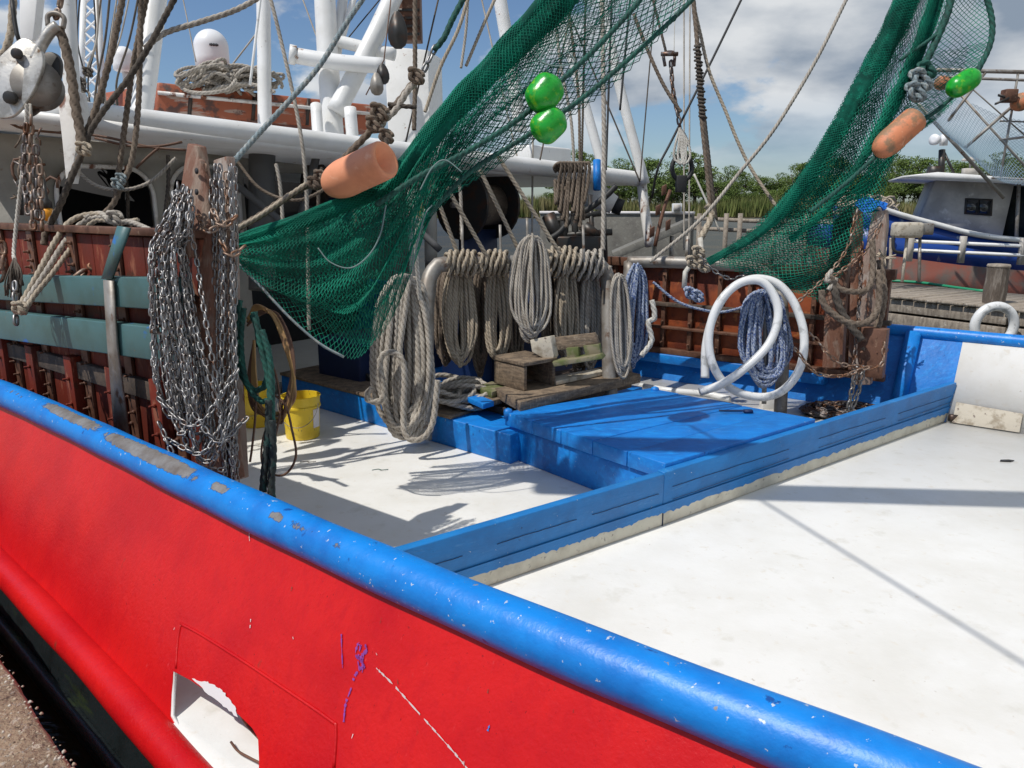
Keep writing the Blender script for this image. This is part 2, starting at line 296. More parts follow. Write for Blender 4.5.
        nr = np.stack([tan[:, 1], -tan[:, 0]], 1); ph = np.arange(kc) * 2 * math.pi / kc
        loc = np.zeros((ks, kc, 3)); loc[..., :2] = cen[:, None] + np.cos(ph)[None, :, None] * nr[:, None] * wr; loc[..., 2] = np.sin(ph)[None] * wr
        loc = loc.reshape(-1, 3); i = np.arange(ks)[:, None]; j = np.arange(kc)[None]
        F0 = np.stack([i * kc + j, i * kc + (j + 1) % kc, (i + 1) % ks * kc + (j + 1) % kc, (i + 1) % ks * kc + j], -1).reshape(-1, 4)
        base = RS.uniform(0, math.pi); m = len(loc); Vs = []; Fs = []
        for q in range(n):
            a = np.array([0, 0, 1.]) if abs(T[q][2]) < .8 else np.array([1., 0, 0])
            N = np.cross(T[q], a); N /= np.linalg.norm(N); Bq = np.cross(T[q], N)
            an = base + q * math.pi / 2 + RS.uniform(-.25, .25); c_, s_ = math.cos(an), math.sin(an)
            Y = c_ * N + s_ * Bq; Z = np.cross(T[q], Y)
            Vs.append(P[q] + loc[:, :1] * T[q] + loc[:, 1:2] * Y + loc[:, 2:3] * Z); Fs.append(F0 + q * m)
        return s.add(np.concatenate(Vs), np.concatenate(Fs))
    def net(s, S, nu, nv, r, jit=.12):
        """diamond netting over the surface S(u, v)"""
        a, b = [], []
        J = RS.uniform(-jit, jit, (nu + 1, nv + 1, 2))
        i, j = np.meshgrid(np.arange(nu + 1), np.arange(nv + 1), indexing='ij')
        uv = np.stack([(i + J[..., 0]) / nu, (j + J[..., 1]) / nv], -1)
        P = S(np.clip(uv[..., 0].ravel(), 0, 1), np.clip(uv[..., 1].ravel(), 0, 1)).reshape(nu + 1, nv + 1, 3)
        ev = (i + j) % 2 == 0
        for dj in (1, -1):
            A = P[:-1, :-1] if dj == 1 else P[:-1, 1:]; Bq = P[1:, 1:] if dj == 1 else P[1:, :-1]
            e = ev[:-1, :-1] if dj == 1 else ev[:-1, 1:]
            a.append(A[e]); b.append(Bq[e])
        a = np.concatenate(a); b = np.concatenate(b)
        return s.segs(a, b, r)
    def mesh(s, name, off, smooth):
        V = np.concatenate(s.v) - off; me = bpy.data.meshes.new(name); me.vertices.add(len(V)); me.vertices.foreach_set('co', V.astype(np.float32).ravel())
        li, ls, n = [], [], 0
        for k in (3, 4):
            if s.f[k]:
                F = np.concatenate(s.f[k]); li.append(F.ravel()); ls.append(np.arange(len(F)) * k + n); n += F.size
        for g in s.ng: li.append(np.array(g)); ls.append(np.array([n])); n += len(g)
        me.loops.add(n); me.loops.foreach_set('vertex_index', np.concatenate(li).astype(np.int32))
        ls = np.concatenate(ls); me.polygons.add(len(ls)); me.polygons.foreach_set('loop_start', ls.astype(np.int32))
        me.update(calc_edges=True); me.validate()
        if smooth: me.polygons.foreach_set('use_smooth', np.ones(len(me.polygons), bool))
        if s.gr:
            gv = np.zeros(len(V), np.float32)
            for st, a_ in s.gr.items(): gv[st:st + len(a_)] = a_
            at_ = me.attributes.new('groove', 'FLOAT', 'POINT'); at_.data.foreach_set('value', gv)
        if s.attr is not None:
            at_ = me.attributes.new('wear', 'FLOAT', 'POINT'); at_.data.foreach_set('value', s.attr.astype(np.float32))
        return me
def cat(P, n=10):
    P = np.asarray(P, float)
    if len(P) < 3: return np.linspace(P[0], P[-1], n + 1)
    Q = np.concatenate([[2 * P[0] - P[1]], P, [2 * P[-1] - P[-2]]]); out = []
    t = np.linspace(0, 1, n, endpoint=False)[:, None]
    for i in range(1, len(Q) - 2):
        a, b, c, d = Q[i - 1:i + 3]
        out.append(.5 * (2 * b + (c - a) * t + (2 * a - 5 * b + 4 * c - d) * t ** 2 + (3 * b - a - 3 * c + d) * t ** 3))
    return np.concatenate(out + [P[-1:]])
def resample(P, step):
    L = np.concatenate([[0], np.cumsum(np.linalg.norm(np.diff(P, axis=0), axis=1))]); n = max(2, int(L[-1] / step) + 1)
    t = np.linspace(0, L[-1], n); return np.stack([np.interp(t, L, P[:, k]) for k in range(3)], 1)
ORG = {}
def props(o, label=None, cat_=None, group=None, kind=None):
    if label: o['label'] = label
    if cat_: o['category'] = cat_
    if group: o['group'] = group
    if kind: o['kind'] = kind
def thing(name, label, cat_, loc, group=None):
    o = bpy.data.objects.new(name, None); SC.collection.objects.link(o); o.location = loc; o.empty_display_size = .1
    ORG[o.name] = np.array(loc, float); props(o, label, cat_, group); return o
def obj(name, g, m, parent=None, label=None, cat_=None, group=None, kind=None, smooth=False, bevel=0, auto=None):
    if parent is not None: off = ORG[parent.name]
    else:
        V = np.concatenate(g.v); lo, hi = V.min(0), V.max(0); off = np.array([(lo[0] + hi[0]) / 2, (lo[1] + hi[1]) / 2, lo[2]])
    me = g.mesh(name, off, smooth or bool(auto)); me.materials.append(M[m] if isinstance(m, str) else m)
    o = bpy.data.objects.new(name, me); SC.collection.objects.link(o)
    if parent is not None: o.parent = parent
    else: o.location = off
    ORG[o.name] = off; props(o, label, cat_, group, kind)
    if auto: me.set_sharp_from_angle(angle=R(auto))
    if bevel:
        b = o.modifiers.new('bevel', 'BEVEL'); b.width = bevel; b.segments = 2; b.limit_method = 'ANGLE'; b.angle_limit = R(40)
    return o
def slab(g, pts, z, th):
    return g.prism([onz(x, y, z) for x, y in pts], (0, 0, -th))
def pipe(pts, r, k=14, n=8): return G().tube(resample(cat(pts, n), .03 + r * .5), r, k)
def wob(P, amp, step=.15):
    """slight slack and unevenness of a line"""
    L = len(P); f = RS.uniform(-1, 1, (max(3, L // 8) + 2, 3)); t = np.linspace(0, len(f) - 1, L)
    w_ = np.stack([np.interp(t, np.arange(len(f)), f[:, k]) for k in range(3)], 1); w_[0] = w_[-1] = 0
    return P + w_ * amp

# ------------------------------------------------------------------ setting: dock, water, marsh
e0, e1 = onz(0, 650, 0), onz(80, 768, 0); ed = (e0 - e1) / np.linalg.norm(e0 - e1); en = np.array([-ed[1], ed[0], 0])
if en @ (CAM - e0) < 0: en = -en
def dock():
    n = 60; s = np.concatenate([np.linspace(-60, -3, 12), np.linspace(-2.9, 6, 150), np.linspace(7, 60, 12)])
    rag = np.where(np.abs(s) < 8, .012 * np.sin(s * 1.7) + .007 * np.sin(s * 5.3 + 1) + RS.uniform(-.003, .003, len(s)), 0)
    g = G(); top = [e1 + ed * q + en * (.0 + w_) for q, w_ in zip(s, rag)]
    rows = [np.array(top) + np.array([0, 0, -1.6]) + en * .03, np.array(top) + np.array([0, 0, -.03]), np.array(top) + en * .02]
    for dd in (.3, 1, 3, 10, 60): rows.append(np.array([e1 + ed * q + en * dd for q in s]))
    V = np.array(rows); return g.grid(V.reshape(-1, 3), len(rows), len(s))
obj('ground', dock(), 'dock_shell', kind='structure', smooth=False)
def pebbles():
    g = G(); n = 4200; q = RS.uniform(-.3, 4.2, n); dd = RS.uniform(.01, 1.2, n) ** 1.2; r_ = RS.uniform(.002, .009, n)
    c = e1 + ed * q[:, None] + en * dd[:, None]; t6 = np.array([[1, 0, 0], [0, 1, 0], [-1, 0, 0], [0, -1, 0], [0, 0, .8], [0, 0, -.5]]); f6 = np.array([[0, 1, 4], [1, 2, 4], [2, 3, 4], [3, 0, 4], [1, 0, 5], [2, 1, 5], [3, 2, 5], [0, 3, 5]])
    V = c[:, None] + t6[None] * r_[:, None, None] * RS.uniform(.6, 1.4, (n, 6, 3)); F = (f6[None] + (np.arange(n) * 6)[:, None, None]).reshape(-1, 3); return g.add(V.reshape(-1, 3), F)
obj('gravel', pebbles(), 'gravel', kind='stuff')
g = G(); g.box((0, 700, -1.02), (2500, 2500, .0005)); obj('water', g, 'water', kind='structure')
g = G(); V = []
xs = np.linspace(-700, 900, 80); yj = RS.uniform(-6, 6, 80)
for yy, zz in ((0, -1.2), (3, -.7), (30, -.5), (400, -.3)):
    V += [(x, 170 + yy + (j if yy < 10 else 0), zz) for x, j in zip(xs, yj)]
g.grid(np.array(V), 4, 80); obj('marsh_bank', g, 'mud', kind='structure')
def reeds():
    g = G(); n = 26000
    x = RS.uniform(-20, 150, n); d = RS.uniform(0, 22, n); y = 171 + d + np.interp(x, xs, yj)
    h = RS.uniform(1.5, 4.6, n) + np.sin(x * .13) * .7; wv = RS.uniform(.12, .4, n); an = RS.uniform(0, 3.14, n); lean = RS.normal(0, .5, n)
    P = np.stack([x, y, np.full(n, -.8)], 1); D = np.stack([np.cos(an) * wv, np.sin(an) * wv, 0 * x], 1)
    T = P + np.stack([lean, 0 * x, h], 1)
    V = np.stack([P - D, P + D, T], 1).reshape(-1, 3); return g.add(V, np.arange(3 * n).reshape(-1, 3))
obj('marsh_grass', reeds(), 'grass', kind='stuff')
def tree_meshes(sd):
    rs = np.random.RandomState(sd); H = rs.uniform(7, 10); g = G()
    tp = cat([(0, 0, 0), (.3, 0, H * .3), (rs.uniform(-.6, .6), 0, H * .6), (rs.uniform(-.8, .8), .2, H * .92)], 5); g.tube(tp, np.linspace(.26, .05, len(tp)), 6)
    cl = []
    for i in range(16):
        h = rs.uniform(.32, .98) * H; a = rs.uniform(0, 6.28); r = (1.1 - h / H * .75) * rs.uniform(1.4, 4.2)
        b = tp[min(len(tp) - 1, int(h / H * len(tp)))] * [1, 1, .85]; e = np.array([math.cos(a) * r, math.sin(a) * r, h])
        g.tube(cat([b, (b + e) / 2 + [0, 0, .3], e], 4), np.linspace(.09, .03, 9), 4); cl.append((e, rs.uniform(.8, 1.6)))
    t = g; c = G(); P = []
    for e, s_ in cl:
        m = rs.randint(260, 420); q = rs.normal(0, 1, (m, 3)); q /= np.linalg.norm(q, axis=1)[:, None]; q *= rs.uniform(.3, 1, (m, 1)) ** .5
        P.append(e + q * s_ * [1.15, 1.15, .62])
    P = np.concatenate(P); n = len(P); d1 = rs.normal(0, 1, (n, 3)); d1 /= np.linalg.norm(d1, axis=1)[:, None]; d2 = np.cross(d1, rs.normal(0, 1, (n, 3))); d2 /= np.linalg.norm(d2, axis=1)[:, None]
    s1 = rs.uniform(.07, .17, (n, 1)); V = np.stack([P - d1 * s1, P + d2 * s1 * .6, P + d1 * s1, P - d2 * s1 * .6], 1).reshape(-1, 3)
    c.add(V, np.arange(4 * n).reshape(-1, 4)); z = np.zeros(3)
    ma = t.mesh('trunk', z, True); ma.materials.append(M['bark']); mb = c.mesh('crown', z, False); mb.materials.append(M['leaf']); return ma, mb
TV = [tree_meshes(s) for s in (1, 2, 3, 4, 5)]
for i in range(46):
    px = 555 + i * 10.3 + random.uniform(-4, 4); y = 182 + random.uniform(0, 12); x = (px - 512) / FPX * y
    s_ = random.choice([1.0, 1.15, 1.3, 1.1, 1.45]) * (1.35 if i in (9, 24, 25) else 1) * (1.1 if px > 860 else 1)
    r_ = thing('marsh_tree', 'bushy green tree in the dense row on the marsh bank across the water', 'tree', (x, y, -.5), 'trees on the far marsh bank')
    r_.scale = (s_ * random.uniform(.95, 1.35), s_, s_)
    for nm, me in zip(('trunk', 'crown'), TV[i % 5]):
        c = bpy.data.objects.new(nm, me); SC.collection.objects.link(c); c.parent = r_
# concrete flood wall, ramp and finger dock across the water
t = thing('flood_wall', 'long brown grey concrete wall with pale cap across the water', 'wall', tuple(at(600, 250, 21)))
p0, p1 = at(540, 212, 23), at(692, 214, 21); p0[2] = p1[2] = 1.36
g = G(); d = (p1 - p0) / np.linalg.norm(p1 - p0); nrm = np.array([-d[1], d[0], 0])
g.prism([p0, p1, p1 - [0, 0, 2.2], p0 - [0, 0, 2.2]], nrm * .3); obj('wall_panel', g, 'concrete', t, bevel=.01)
g = G(); g.prism([p0 + [0, 0, .08] - nrm * .04, p1 + [0, 0, .08] - nrm * .04, p1 - nrm * .04 + [0, 0, .003], p0 - nrm * .04 + [0, 0, .003]], nrm * .38); obj('wall_cap', g, 'scratch_white', t)
t = thing('boat_ramp', 'sloping grey metal ramp in front of the concrete wall', 'ramp', tuple(at(650, 255, 17)))
q = ats([(612, 253, 16), (690, 219, 18), (694, 226, 18), (616, 259, 16)]); g = G(); g.prism(q, (0.1, .9, 0)); obj('ramp_deck', g, 'concrete', t, bevel=.01)
for x in (655, 672, 688):
    g = G(); a = at(x, 236, 17.5); g.tube([a, a - [0, 0, .75]], .05, 8); obj('leg', g, 'galv', t, smooth=True)
t = thing('dock_railing', 'weathered white plank railing standing over the water behind the green net', 'railing', tuple(at(740, 245, 24)))
for y in (217, 227):
    g = G(); a, b = at(690, y - 1, 24), at(835, y + 6, 22); g.prism([a, b, b - [0, 0, .12], a - [0, 0, .12]], (0, .06, 0)); obj('rail', g, 'dock_wood', t)
for x in (700, 727, 741, 775, 808):
    g = G(); a = at(x, 215, 23.6 - (x - 690) * .012); g.box(a - [0, -.05, 1.], (.06, .05, 1.05)); obj('post', g, 'dock_wood', t)
t = thing('utility_cabinet', 'small pale grey square box on the concrete wall', 'cabinet', tuple(at(677, 212, 21)))
g = G(); g.box(at(677, 208, 21), (.12, .1, .12)); obj('cabinet_body', g, 'white_paint', t, bevel=.01); g = G(); g.box(at(677, 208, 20.88), (.09, .01, .09)); obj('door', g, 'cabin_grey', t)

# far wooden dock with pilings
t = thing('wooden_dock', 'weathered plank dock on heavy timbers across the narrow water', 'dock', tuple(at(950, 300, 14)))
f0, f1 = onz(868, 293, 0), onz(1100, 317, 0); fd = (f1 - f0) / np.linalg.norm(f1 - f0); fn = np.array([-fd[1], fd[0], 0]); fn = fn if fn[1] > 0 else -fn
f0 = f0 - fd * 3.5; Ln = np.linalg.norm(f1 - f0) + 2
g = G(); k = 0
for i in range(int(Ln / .22)):
    a = f0 + fd * (i * .22 + .11); g.box(a + fn * 1.1 + [0, 0, -.025 + RS.uniform(-.008, .008)], (.1, 1.15, .025), fd, fn)
obj('planking', g, 'dock_wood', t)
for zz, hh in ((-.17, .11), (-.42, .1)):
    g = G()
    for i in range(int(Ln / 3)): g.box(f0 + fd * (i * 3 + 1.5) + fn * .08 + [0, 0, zz - i % 2 * .01], (1.48, .07 - i % 2 * .006, hh), fd, fn)
    obj('beam', g, 'dock_wood', t, bevel=.01)
for i in range(6):
    g = G(); a = f0 + fd * (i * 2.6 + .8) + fn * .4; g.tube([a - [0, 0, .3], a - [0, 0, 1.6]], .14, 10); obj('pile', g, 'piling', t, smooth=True)
pc = onz(995, 306, -.1) ; pc = at(993, 300, 13.0)
t = thing('mooring_piling', 'thick dark wooden piling with worn pale top at the dock edge', 'piling', (pc[0], pc[1], -1.2))
g = G(); P = [np.array([pc[0], pc[1], z]) + [.012 * (z + 1), 0, 0] for z in np.linspace(-1.2, .60, 16)]; g.tube(np.array(P), .17 + RS.uniform(-.01, .01, 16), 14); obj('post', g, 'piling', t, auto=50)
g = G(); g.lathe([(.172, 0), (.178, .02), (.165, .05), (.05, .06)], P[-1]); obj('post_cap', g, 'dock_wood', t, smooth=True)
tc_ = at(995, 326, 12.2); t = np.linspace(0, 2 * math.pi, 40, endpoint=False)
g = G(); g.tube(np.array([tc_ + [.31 * math.cos(q), .02, .31 * math.sin(q)] for q in t]), .075, 12, closed=True)
obj('tyre_fender', g, 'hose_white', None, 'white painted tyre fender half sunk beside the dark piling', 'fender', smooth=True)
g = G(); g.tube(wob(cat([onz(870, 280, .02), onz(920, 283, .02), onz(985, 291, .02)], 10), .01), .03, 8); obj('garden_hose', g, 'hose_green', None, 'green hose lying along the wooden dock', 'hose', smooth=True)

# ------------------------------------------------------------------ neighbour trawler
def neighbour():
    nb = thing('blue_trawler', 'blue hulled trawler with grey cabin moored behind the wooden dock', 'boat', tuple(at(960, 270, 17) * [1, 1, 0] + [0, 0, -1]))
    D = 17.
    def q(pts, d=D): return ats([(x, y) for x, y in pts], d)
    dep = np.array([.25, 3.2, 0])
    top = [(850, 226), (900, 232), (960, 243), (1060, 252), (1250, 268)]; mid = [(850, 252), (900, 257), (960, 265), (1060, 274), (1250, 292)]; bot = [(862, 300), (900, 300), (960, 312), (1060, 325), (1250, 340)]
    for nm, A, Bq, m in (('hull_side', top, mid, 'far_blue'), ('hull_bottom', mid, bot, 'far_red')):
        g = G(); g.prism(np.concatenate([q(A), q(Bq, D + .05)[::-1]]), dep); obj(nm, g, m, nb)
    g = G(); P = cat(q([(868, 203), (895, 213), (935, 224), (985, 236), (1060, 243), (1250, 255)], D - .06), 8); g.tube(P, .06, 8); obj('gunwale', g, 'white_paint', nb, smooth=True)
    g = G(); g.prism(q([(868, 205), (895, 215), (935, 226), (985, 238), (1060, 245), (1060, 262), (960, 246), (868, 232)]), (.2, 2.4, 0)); obj('bow_panel', g, 'far_blue', nb)
    for k, (ya, yb) in enumerate(((241, 243), (250, 253))):
        g = G(); g.tube(q([(908, ya), (1250, yb + 13)], D - 1.2), .035, 8); obj('rail_pipe', g, 'white_paint', nb, smooth=True)
    g = G()
    for x in (910, 962, 1022, 1070): g.box(at(x, 248 + (x - 910) * .03, D - 1.2), (.05, .05, .27))
    obj('rail_clamp', g, 'cabin_grey', nb)
    cabf = [(937, 178), (1014, 185), (1001, 242), (914, 236)]
    cb = obj('cabin', G().prism(q(cabf, D + .3), (1.0, 2.4, 0)), 'cabin_grey', nb)
    obj('cabin_side', G().prism(q([(1018, 186), (1100, 192), (1100, 244), (1006, 242)], D + 1.1), (.3, 2.0, 0)), 'slate', nb)
    g = G(); [g.tube(q([(x, 183), (x - 3, 243)], D + .2), .04, 8) for x in (1019, 1040, 1066)]; obj('awning_post', g, 'galv', nb, smooth=True)
    g = G(); g.prism(q([(902, 176), (938, 172), (1100, 184), (1100, 188), (1016, 183), (904, 178)], D - .2), (1.2, 3.2, 0)); obj('cabin_roof', g, 'white_paint', nb)
    wf = obj('window', G().prism(q([(966, 198), (993, 199), (992, 216), (965, 214)], D + .26), (0, .06, 0)), 'dark_steel', nb)
    g = G(); g.prism(q([(968, 200), (978, 200), (978, 213), (967, 212)], D + .22), (0, .03, 0)); g.prism(q([(980, 200), (991, 201), (990, 214), (980, 213)], D + .22), (0, .03, 0)); obj('pane', g, 'glass_dark', wf)
    g = G(); g.tube(q([(941, 178), (942, 150)]), .07, 8); g.tube(q([(944, 152), (957, 180)]), .03, 6); g.box(at(935, 172, D), (.13, .1, .12)); obj('lamp_mast', g, 'dark_steel', nb, smooth=True)
    g = G(); c = at(936, 140, D - .1); g.lathe([(.02, -.12), (.07, -.09), (.11, .0), (.12, .08), (.03, .08)], c, (-1, -.5, .1)); g.box(at(944, 140, D), (.06, .06, .12)); obj('searchlight', g, 'dome_white', nb, smooth=True)
    g = G(); g.tube(q([(970, 176), (970, 160)], D + .5), .02, 6); g.box(at(970, 172, D + .5), (.14, .1, .08)); g.lathe([(.18, 0), (.16, .05), (.02, .09)], at(970, 161, D + .5)); obj('antenna', g, 'cabin_grey', nb, smooth=True)
    # outrigger truss
    lines = [((936, 70), (1100, 74), .05), ((938, 77), (1100, 83), .035), ((985, 73), (948, 121), .035), ((918, 104), (1004, 198), .045), ((1024, 96), (965, 148), .04), ((958, 92), (1060, 205), .03), ((1018, 74), (1000, 180), .03), ((1000, 140), (1100, 128), .03), ((992, 178), (1100, 182), .03), ((1040, 74), (1080, 190), .03), ((960, 78), (1030, 140), .018), ((1000, 121), (1060, 123), .02)]
    for a, b, r in lines:
        g = G(); g.tube(q([a, b], 15.2), r * .8, 8); obj('outrigger_pipe', g, 'galv', nb, smooth=True)
    return nb
neighbour()
def surf(Pg):
    """smooth surface through a grid of world points, (nu, nv, 3)"""
    Pg = np.asarray(Pg, float); nu, nv = Pg.shape[:2]
    rows = np.array([cat(Pg[:, j], 16) for j in range(nv)])            # (nv, m, 3)
    full = np.array([cat(rows[:, i], 16) for i in range(rows.shape[1])])  # (m, k, 3)
    def S(u, v):
        a = u * (full.shape[0] - 1); b = v * (full.shape[1] - 1); i = np.clip(a.astype(int), 0, full.shape[0] - 2); j = np.clip(b.astype(int), 0, full.shape[1] - 2)
        fa = (a - i)[:, None]; fb = (b - j)[:, None]
        return full[i, j] * (1 - fa) * (1 - fb) + full[i + 1, j] * fa * (1 - fb) + full[i, j + 1] * (1 - fa) * fb + full[i + 1, j + 1] * fa * fb
    return S
S3 = surf([ats([(922, 108, 15), (935, 125, 15.1), (965, 150, 15)]), ats([(960, 100, 15.4), (975, 140, 15.2), (995, 178, 15)]), ats([(1010, 118, 15.2), (1015, 150, 15.4), (1020, 185, 15)]), ats([(1080, 125, 15), (1080, 160, 15), (1080, 190, 15)])])
g = G(); g.net(S3, 70, 36, .0045); obj('drying_net', g, 'net_blue', None, 'pale blue grey net draped from the outrigger pipes of the blue trawler', 'net')
S4 = surf([ats([(870, 205, 16.6), (872, 215, 16.5)]), ats([(885, 196, 16.6), (888, 212, 16.4)]), ats([(905, 206, 16.6), (905, 216, 16.5)])])
g = G()
for i in range(26):
    c = at(random.uniform(868, 908), 0, 16.6); c[2] = at(0, random.uniform(199, 213), 16.6)[2]; a = random.uniform(0, 3)
    g.tube(np.array([c + [.25 * math.cos(q + a) * random.uniform(.8, 1.2), .2 * math.sin(q), .12 * math.sin(q * 1.5 + i)] for q in np.linspace(0, 5.5, 14)]), .025, 5)
obj('rope_pile', g, 'rope_tan', None, 'tangled beige rope heaped on the bow of the blue trawler', 'rope', smooth=True)
g = G(); P = [[at(853, 205, 16.4), at(858, 213, 16.3)], [at(862, 197, 16.6), at(868, 212, 16.3)], [at(876, 199, 16.7), at(880, 206, 16.5)], [at(888, 203, 16.7), at(884, 211, 16.5)]]
Sx = surf(P); u, v = np.meshgrid(np.linspace(0, 1, 20), np.linspace(0, 1, 8), indexing='ij'); Q = Sx(u.ravel(), v.ravel()) + RS.normal(0, .015, (160, 3)); g.grid(Q, 20, 8); g.grid(Q + [0, .02, -.02], 20, 8)
obj('tarpaulin', g, 'cloth_blue', None, 'crumpled bright blue tarpaulin over the bow of the blue trawler', 'tarp', smooth=True)
t = thing('outboard_motor', 'beige covered motor clamped at the rail beside the rusty posts', 'motor', tuple(at(903, 262, 15.2)))
g = G(); g.box(at(907, 230, 15.2), (.26, .18, .15)); obj('cowling', g, 'wood_bleached', t, bevel=.06); g = G(); g.box(at(925, 229, 15.2), (.12, .12, .11)); obj('bracket', g, 'galv', t, bevel=.02)
g = G(); g.tube(cat(ats([(893, 236), (894, 250), (903, 253)], 15.1), 6), .03, 6); obj('cable', g, 'black_rubber', t, smooth=True)
for x0, x1, m in ((907, 902, 'wood_bleached'), (920, 919, 'galv'), (891, 890, 'dock_wood')):
    g = G(); g.tube(ats([(x0, 238), (x1, 282)], 15.2), .03, 6); obj('support', g, m, t, smooth=True)
for x, y, s_, lb in ((942, 83, .13, 'small rusty orange float on the outrigger near the green float'), (1021, 102, .17, 'round red float at the right edge on the outrigger')):
    c = at(x, y, 15); g = G(); a = np.linspace(-math.pi / 2, math.pi / 2, 12); g.lathe([(s_ * math.cos(q) + .002, s_ * 1.15 * math.sin(q)) for q in a], c, (.9, 0, .4), 16); obj('net_float', g, 'float_rusty', None, lb, 'float', smooth=True)
t = thing('rusty_block', 'rusty box shaped block hanging on the outrigger of the blue trawler', 'block', tuple(at(1008, 100, 14.9)))
g = G(); g.box(at(1009, 96, 14.9), (.12, .1, .12)); obj('housing', g, 'strap_rust', t, bevel=.02); g = G(); g.box(at(1002, 101, 14.8), (.13, .03, .02), (.9, 0, .4)); g.box(at(1004, 97, 14.85), (.12, .03, .02), (.9, 0, -.3)); obj('cheek_plate', g, 'dark_steel', t)

# ------------------------------------------------------------------ the shrimp boat
BT = thing('shrimp_boat', 'red hulled shrimp boat with blue rail and white deck in the foreground', 'boat', tuple(B(2, 3, -1)))
def tri(outer, holes, pts, to3, off):
    """sheet with holes by constrained triangulation, given thickness along off"""
    V = [Vector(p) for p in outer]; E = [(i, (i + 1) % len(outer)) for i in range(len(outer))]
    for h in holes:
        n = len(V); V += [Vector(p) for p in h]; E += [(n + i, n + (i + 1) % len(h)) for i in range(len(h))]
    V += [Vector(p) for p in pts]
    vo, eo, fo, *_ = geometry.delaunay_2d_cdt(V, E, [], 0, 1e-6)
    def inside(p, poly):
        c = False
        for i in range(len(poly)):
            (x0, y0), (x1, y1) = poly[i], poly[i - 1]
            if (y0 > p[1]) != (y1 > p[1]) and p[0] < (x1 - x0) * (p[1] - y0) / (y1 - y0) + x0: c = not c
        return c
    F = []
    for f in fo:
        c = sum((vo[i] for i in f), Vector((0, 0))) / len(f)
        if inside(c, outer) and not any(inside(c, h) for h in holes): F.append(list(f))
    P = np.array([to3(*v) for v in vo]); g = G(); n = len(P)
    V3 = np.concatenate([P, P + off]); from collections import Counter
    ec = Counter(); 
    for f in F:
        for i in range(len(f)): ec[(f[i], f[(i + 1) % len(f)])] += 1
    side = [[a, b, b + n, a + n] for (a, b) in ec if (b, a) not in ec]
    return g.add(V3, np.array([f[::-1] for f in F])), g.add(np.zeros((0, 3)), []), F, side, n
def sheet(outer, holes, pts, to3, off):
    g, _, F, side, n = tri(outer, holes, pts, to3, off)
    g.n = 0; g.add(np.zeros((0, 3)), np.array([[i + n for i in f] for f in F])); g.add(np.zeros((0, 3)), np.array(side)); return g
# hull side with the freeing port cut through it
hole_px = [(173, 671), (190, 680), (208, 692), (224, 702), (240, 716), (252, 728), (258, 738), (259, 760), (258, 800), (216, 800), (200, 775), (188, 748), (176, 728), (170, 717), (171, 695)]
hole = []
for x, y in hole_px:
    p = onhull(x, y); hole.append((ab(p)[0], p[2]))
outer = [(a, .5) for a in np.linspace(11, -4, 60)] + [(a, -.3) for a in np.linspace(-4, 11, 60)]
pts = [(a + (j % 2) * .05, z) for a in np.arange(-3.9, 10.9, .1) for j, z in enumerate(np.arange(-.22, .46, .08))]
hull_off = np.array([*(V2 * .012), 0])
g = sheet(outer, [hole], pts, lambda a, z: B(a, hull_b(a, z) + dent(a, z), z), hull_off)
obj('hull_side', g, 'hull_red', BT, smooth=True).data.set_sharp_from_angle(angle=R(40))
# rails
def tube_ab(f, z, r, a0, a1, k=40, step=.012):
    A = np.arange(a0, a1, step); P = np.array([B(a, f(a), z(a) if callable(z) else z) for a in A]); g = G(); g.tube(P, r, k); return g, A, P
RR = .074
railp = resample(np.array([B(a, rail_b(a), .5) for a in np.linspace(10, -5, 300)]), .012)
g = G(); k = 44; rad = RR + .0012 * np.sin(np.arange(len(railp)) * .11) + .0008 * np.sin(np.arange(len(railp)) * .037 + 2)
g.tube(railp, rad, k, False)
# bare metal where ropes and chains wore the paint
V = np.concatenate(g.v); q_ = V - CAM; Dp = q_ @ FW; px = 512 + FPX * q_[:, 0] / Dp; py = 384 - FPX * (q_ @ UP) / Dp
near = (V[:, 2] > .47)
s_arc = np.repeat(np.arange(len(railp)) * .012, k); av = np.array([ab(p)[0] for p in railp]).repeat(k)
cen = railp.repeat(k, 0); ang = np.degrees(np.arctan2(V[:, 2] - cen[:, 2], -((V[:, :2] - cen[:, :2]) @ V2)))   # 90 top, 0 outboard
def blob(a0, a1, an0, an1, soft=.12): 
    ua = (av - (a0 + a1) / 2) / abs(a1 - a0) * 2; ub = (ang - (an0 + an1) / 2) / abs(an1 - an0) * 2
    return np.clip(1.25 - (np.abs(ua) ** 4 + np.abs(ub) ** 3) ** .35, 0, 1)
A_ = lambda x, y: ab(onz(x, y, .53))[0]
wear = np.zeros(len(V))
for x0, x1, an0, an1, s_ in ((40, 104, 40, 98, .95), (104, 206, 30, 92, 1.1), (214, 236, 35, 80, .72), (276, 292, 30, 70, .66), (290, 330, 30, 70, .42), (340, 352, 30, 60, .42), (0, 30, 40, 80, .4)):
    y0, y1 = [392 + x * .455 for x in (x0, x1)]; wear = np.maximum(wear, blob(A_(x0, y0), A_(x1, y1), an0, an1) * s_)
g.attr = wear; obj('cap_rail', g, 'rail_blue', BT, smooth=True)
rp = cat(np.array([onz(x, y, -.25) for x, y in [(0, 566), (50, 619), (100, 672), (150, 728), (195, 780)]]), 16)
dL = rp[0] - rp[4]; dL /= np.linalg.norm(dL); dR = rp[-1] - rp[-5]; dR /= np.linalg.norm(dR)
rp = resample(np.concatenate([rp[0] + dL * np.linspace(7, .1, 60)[:, None] , rp, rp[-1] + dR * np.linspace(.1, 6, 60)[:, None]]), .03)
g = G(); g.tube(rp, .068 + .002 * np.sin(np.arange(len(rp)) * .2), 26, False); obj('rubbing_strake', g, 'hull_red', BT, smooth=True)
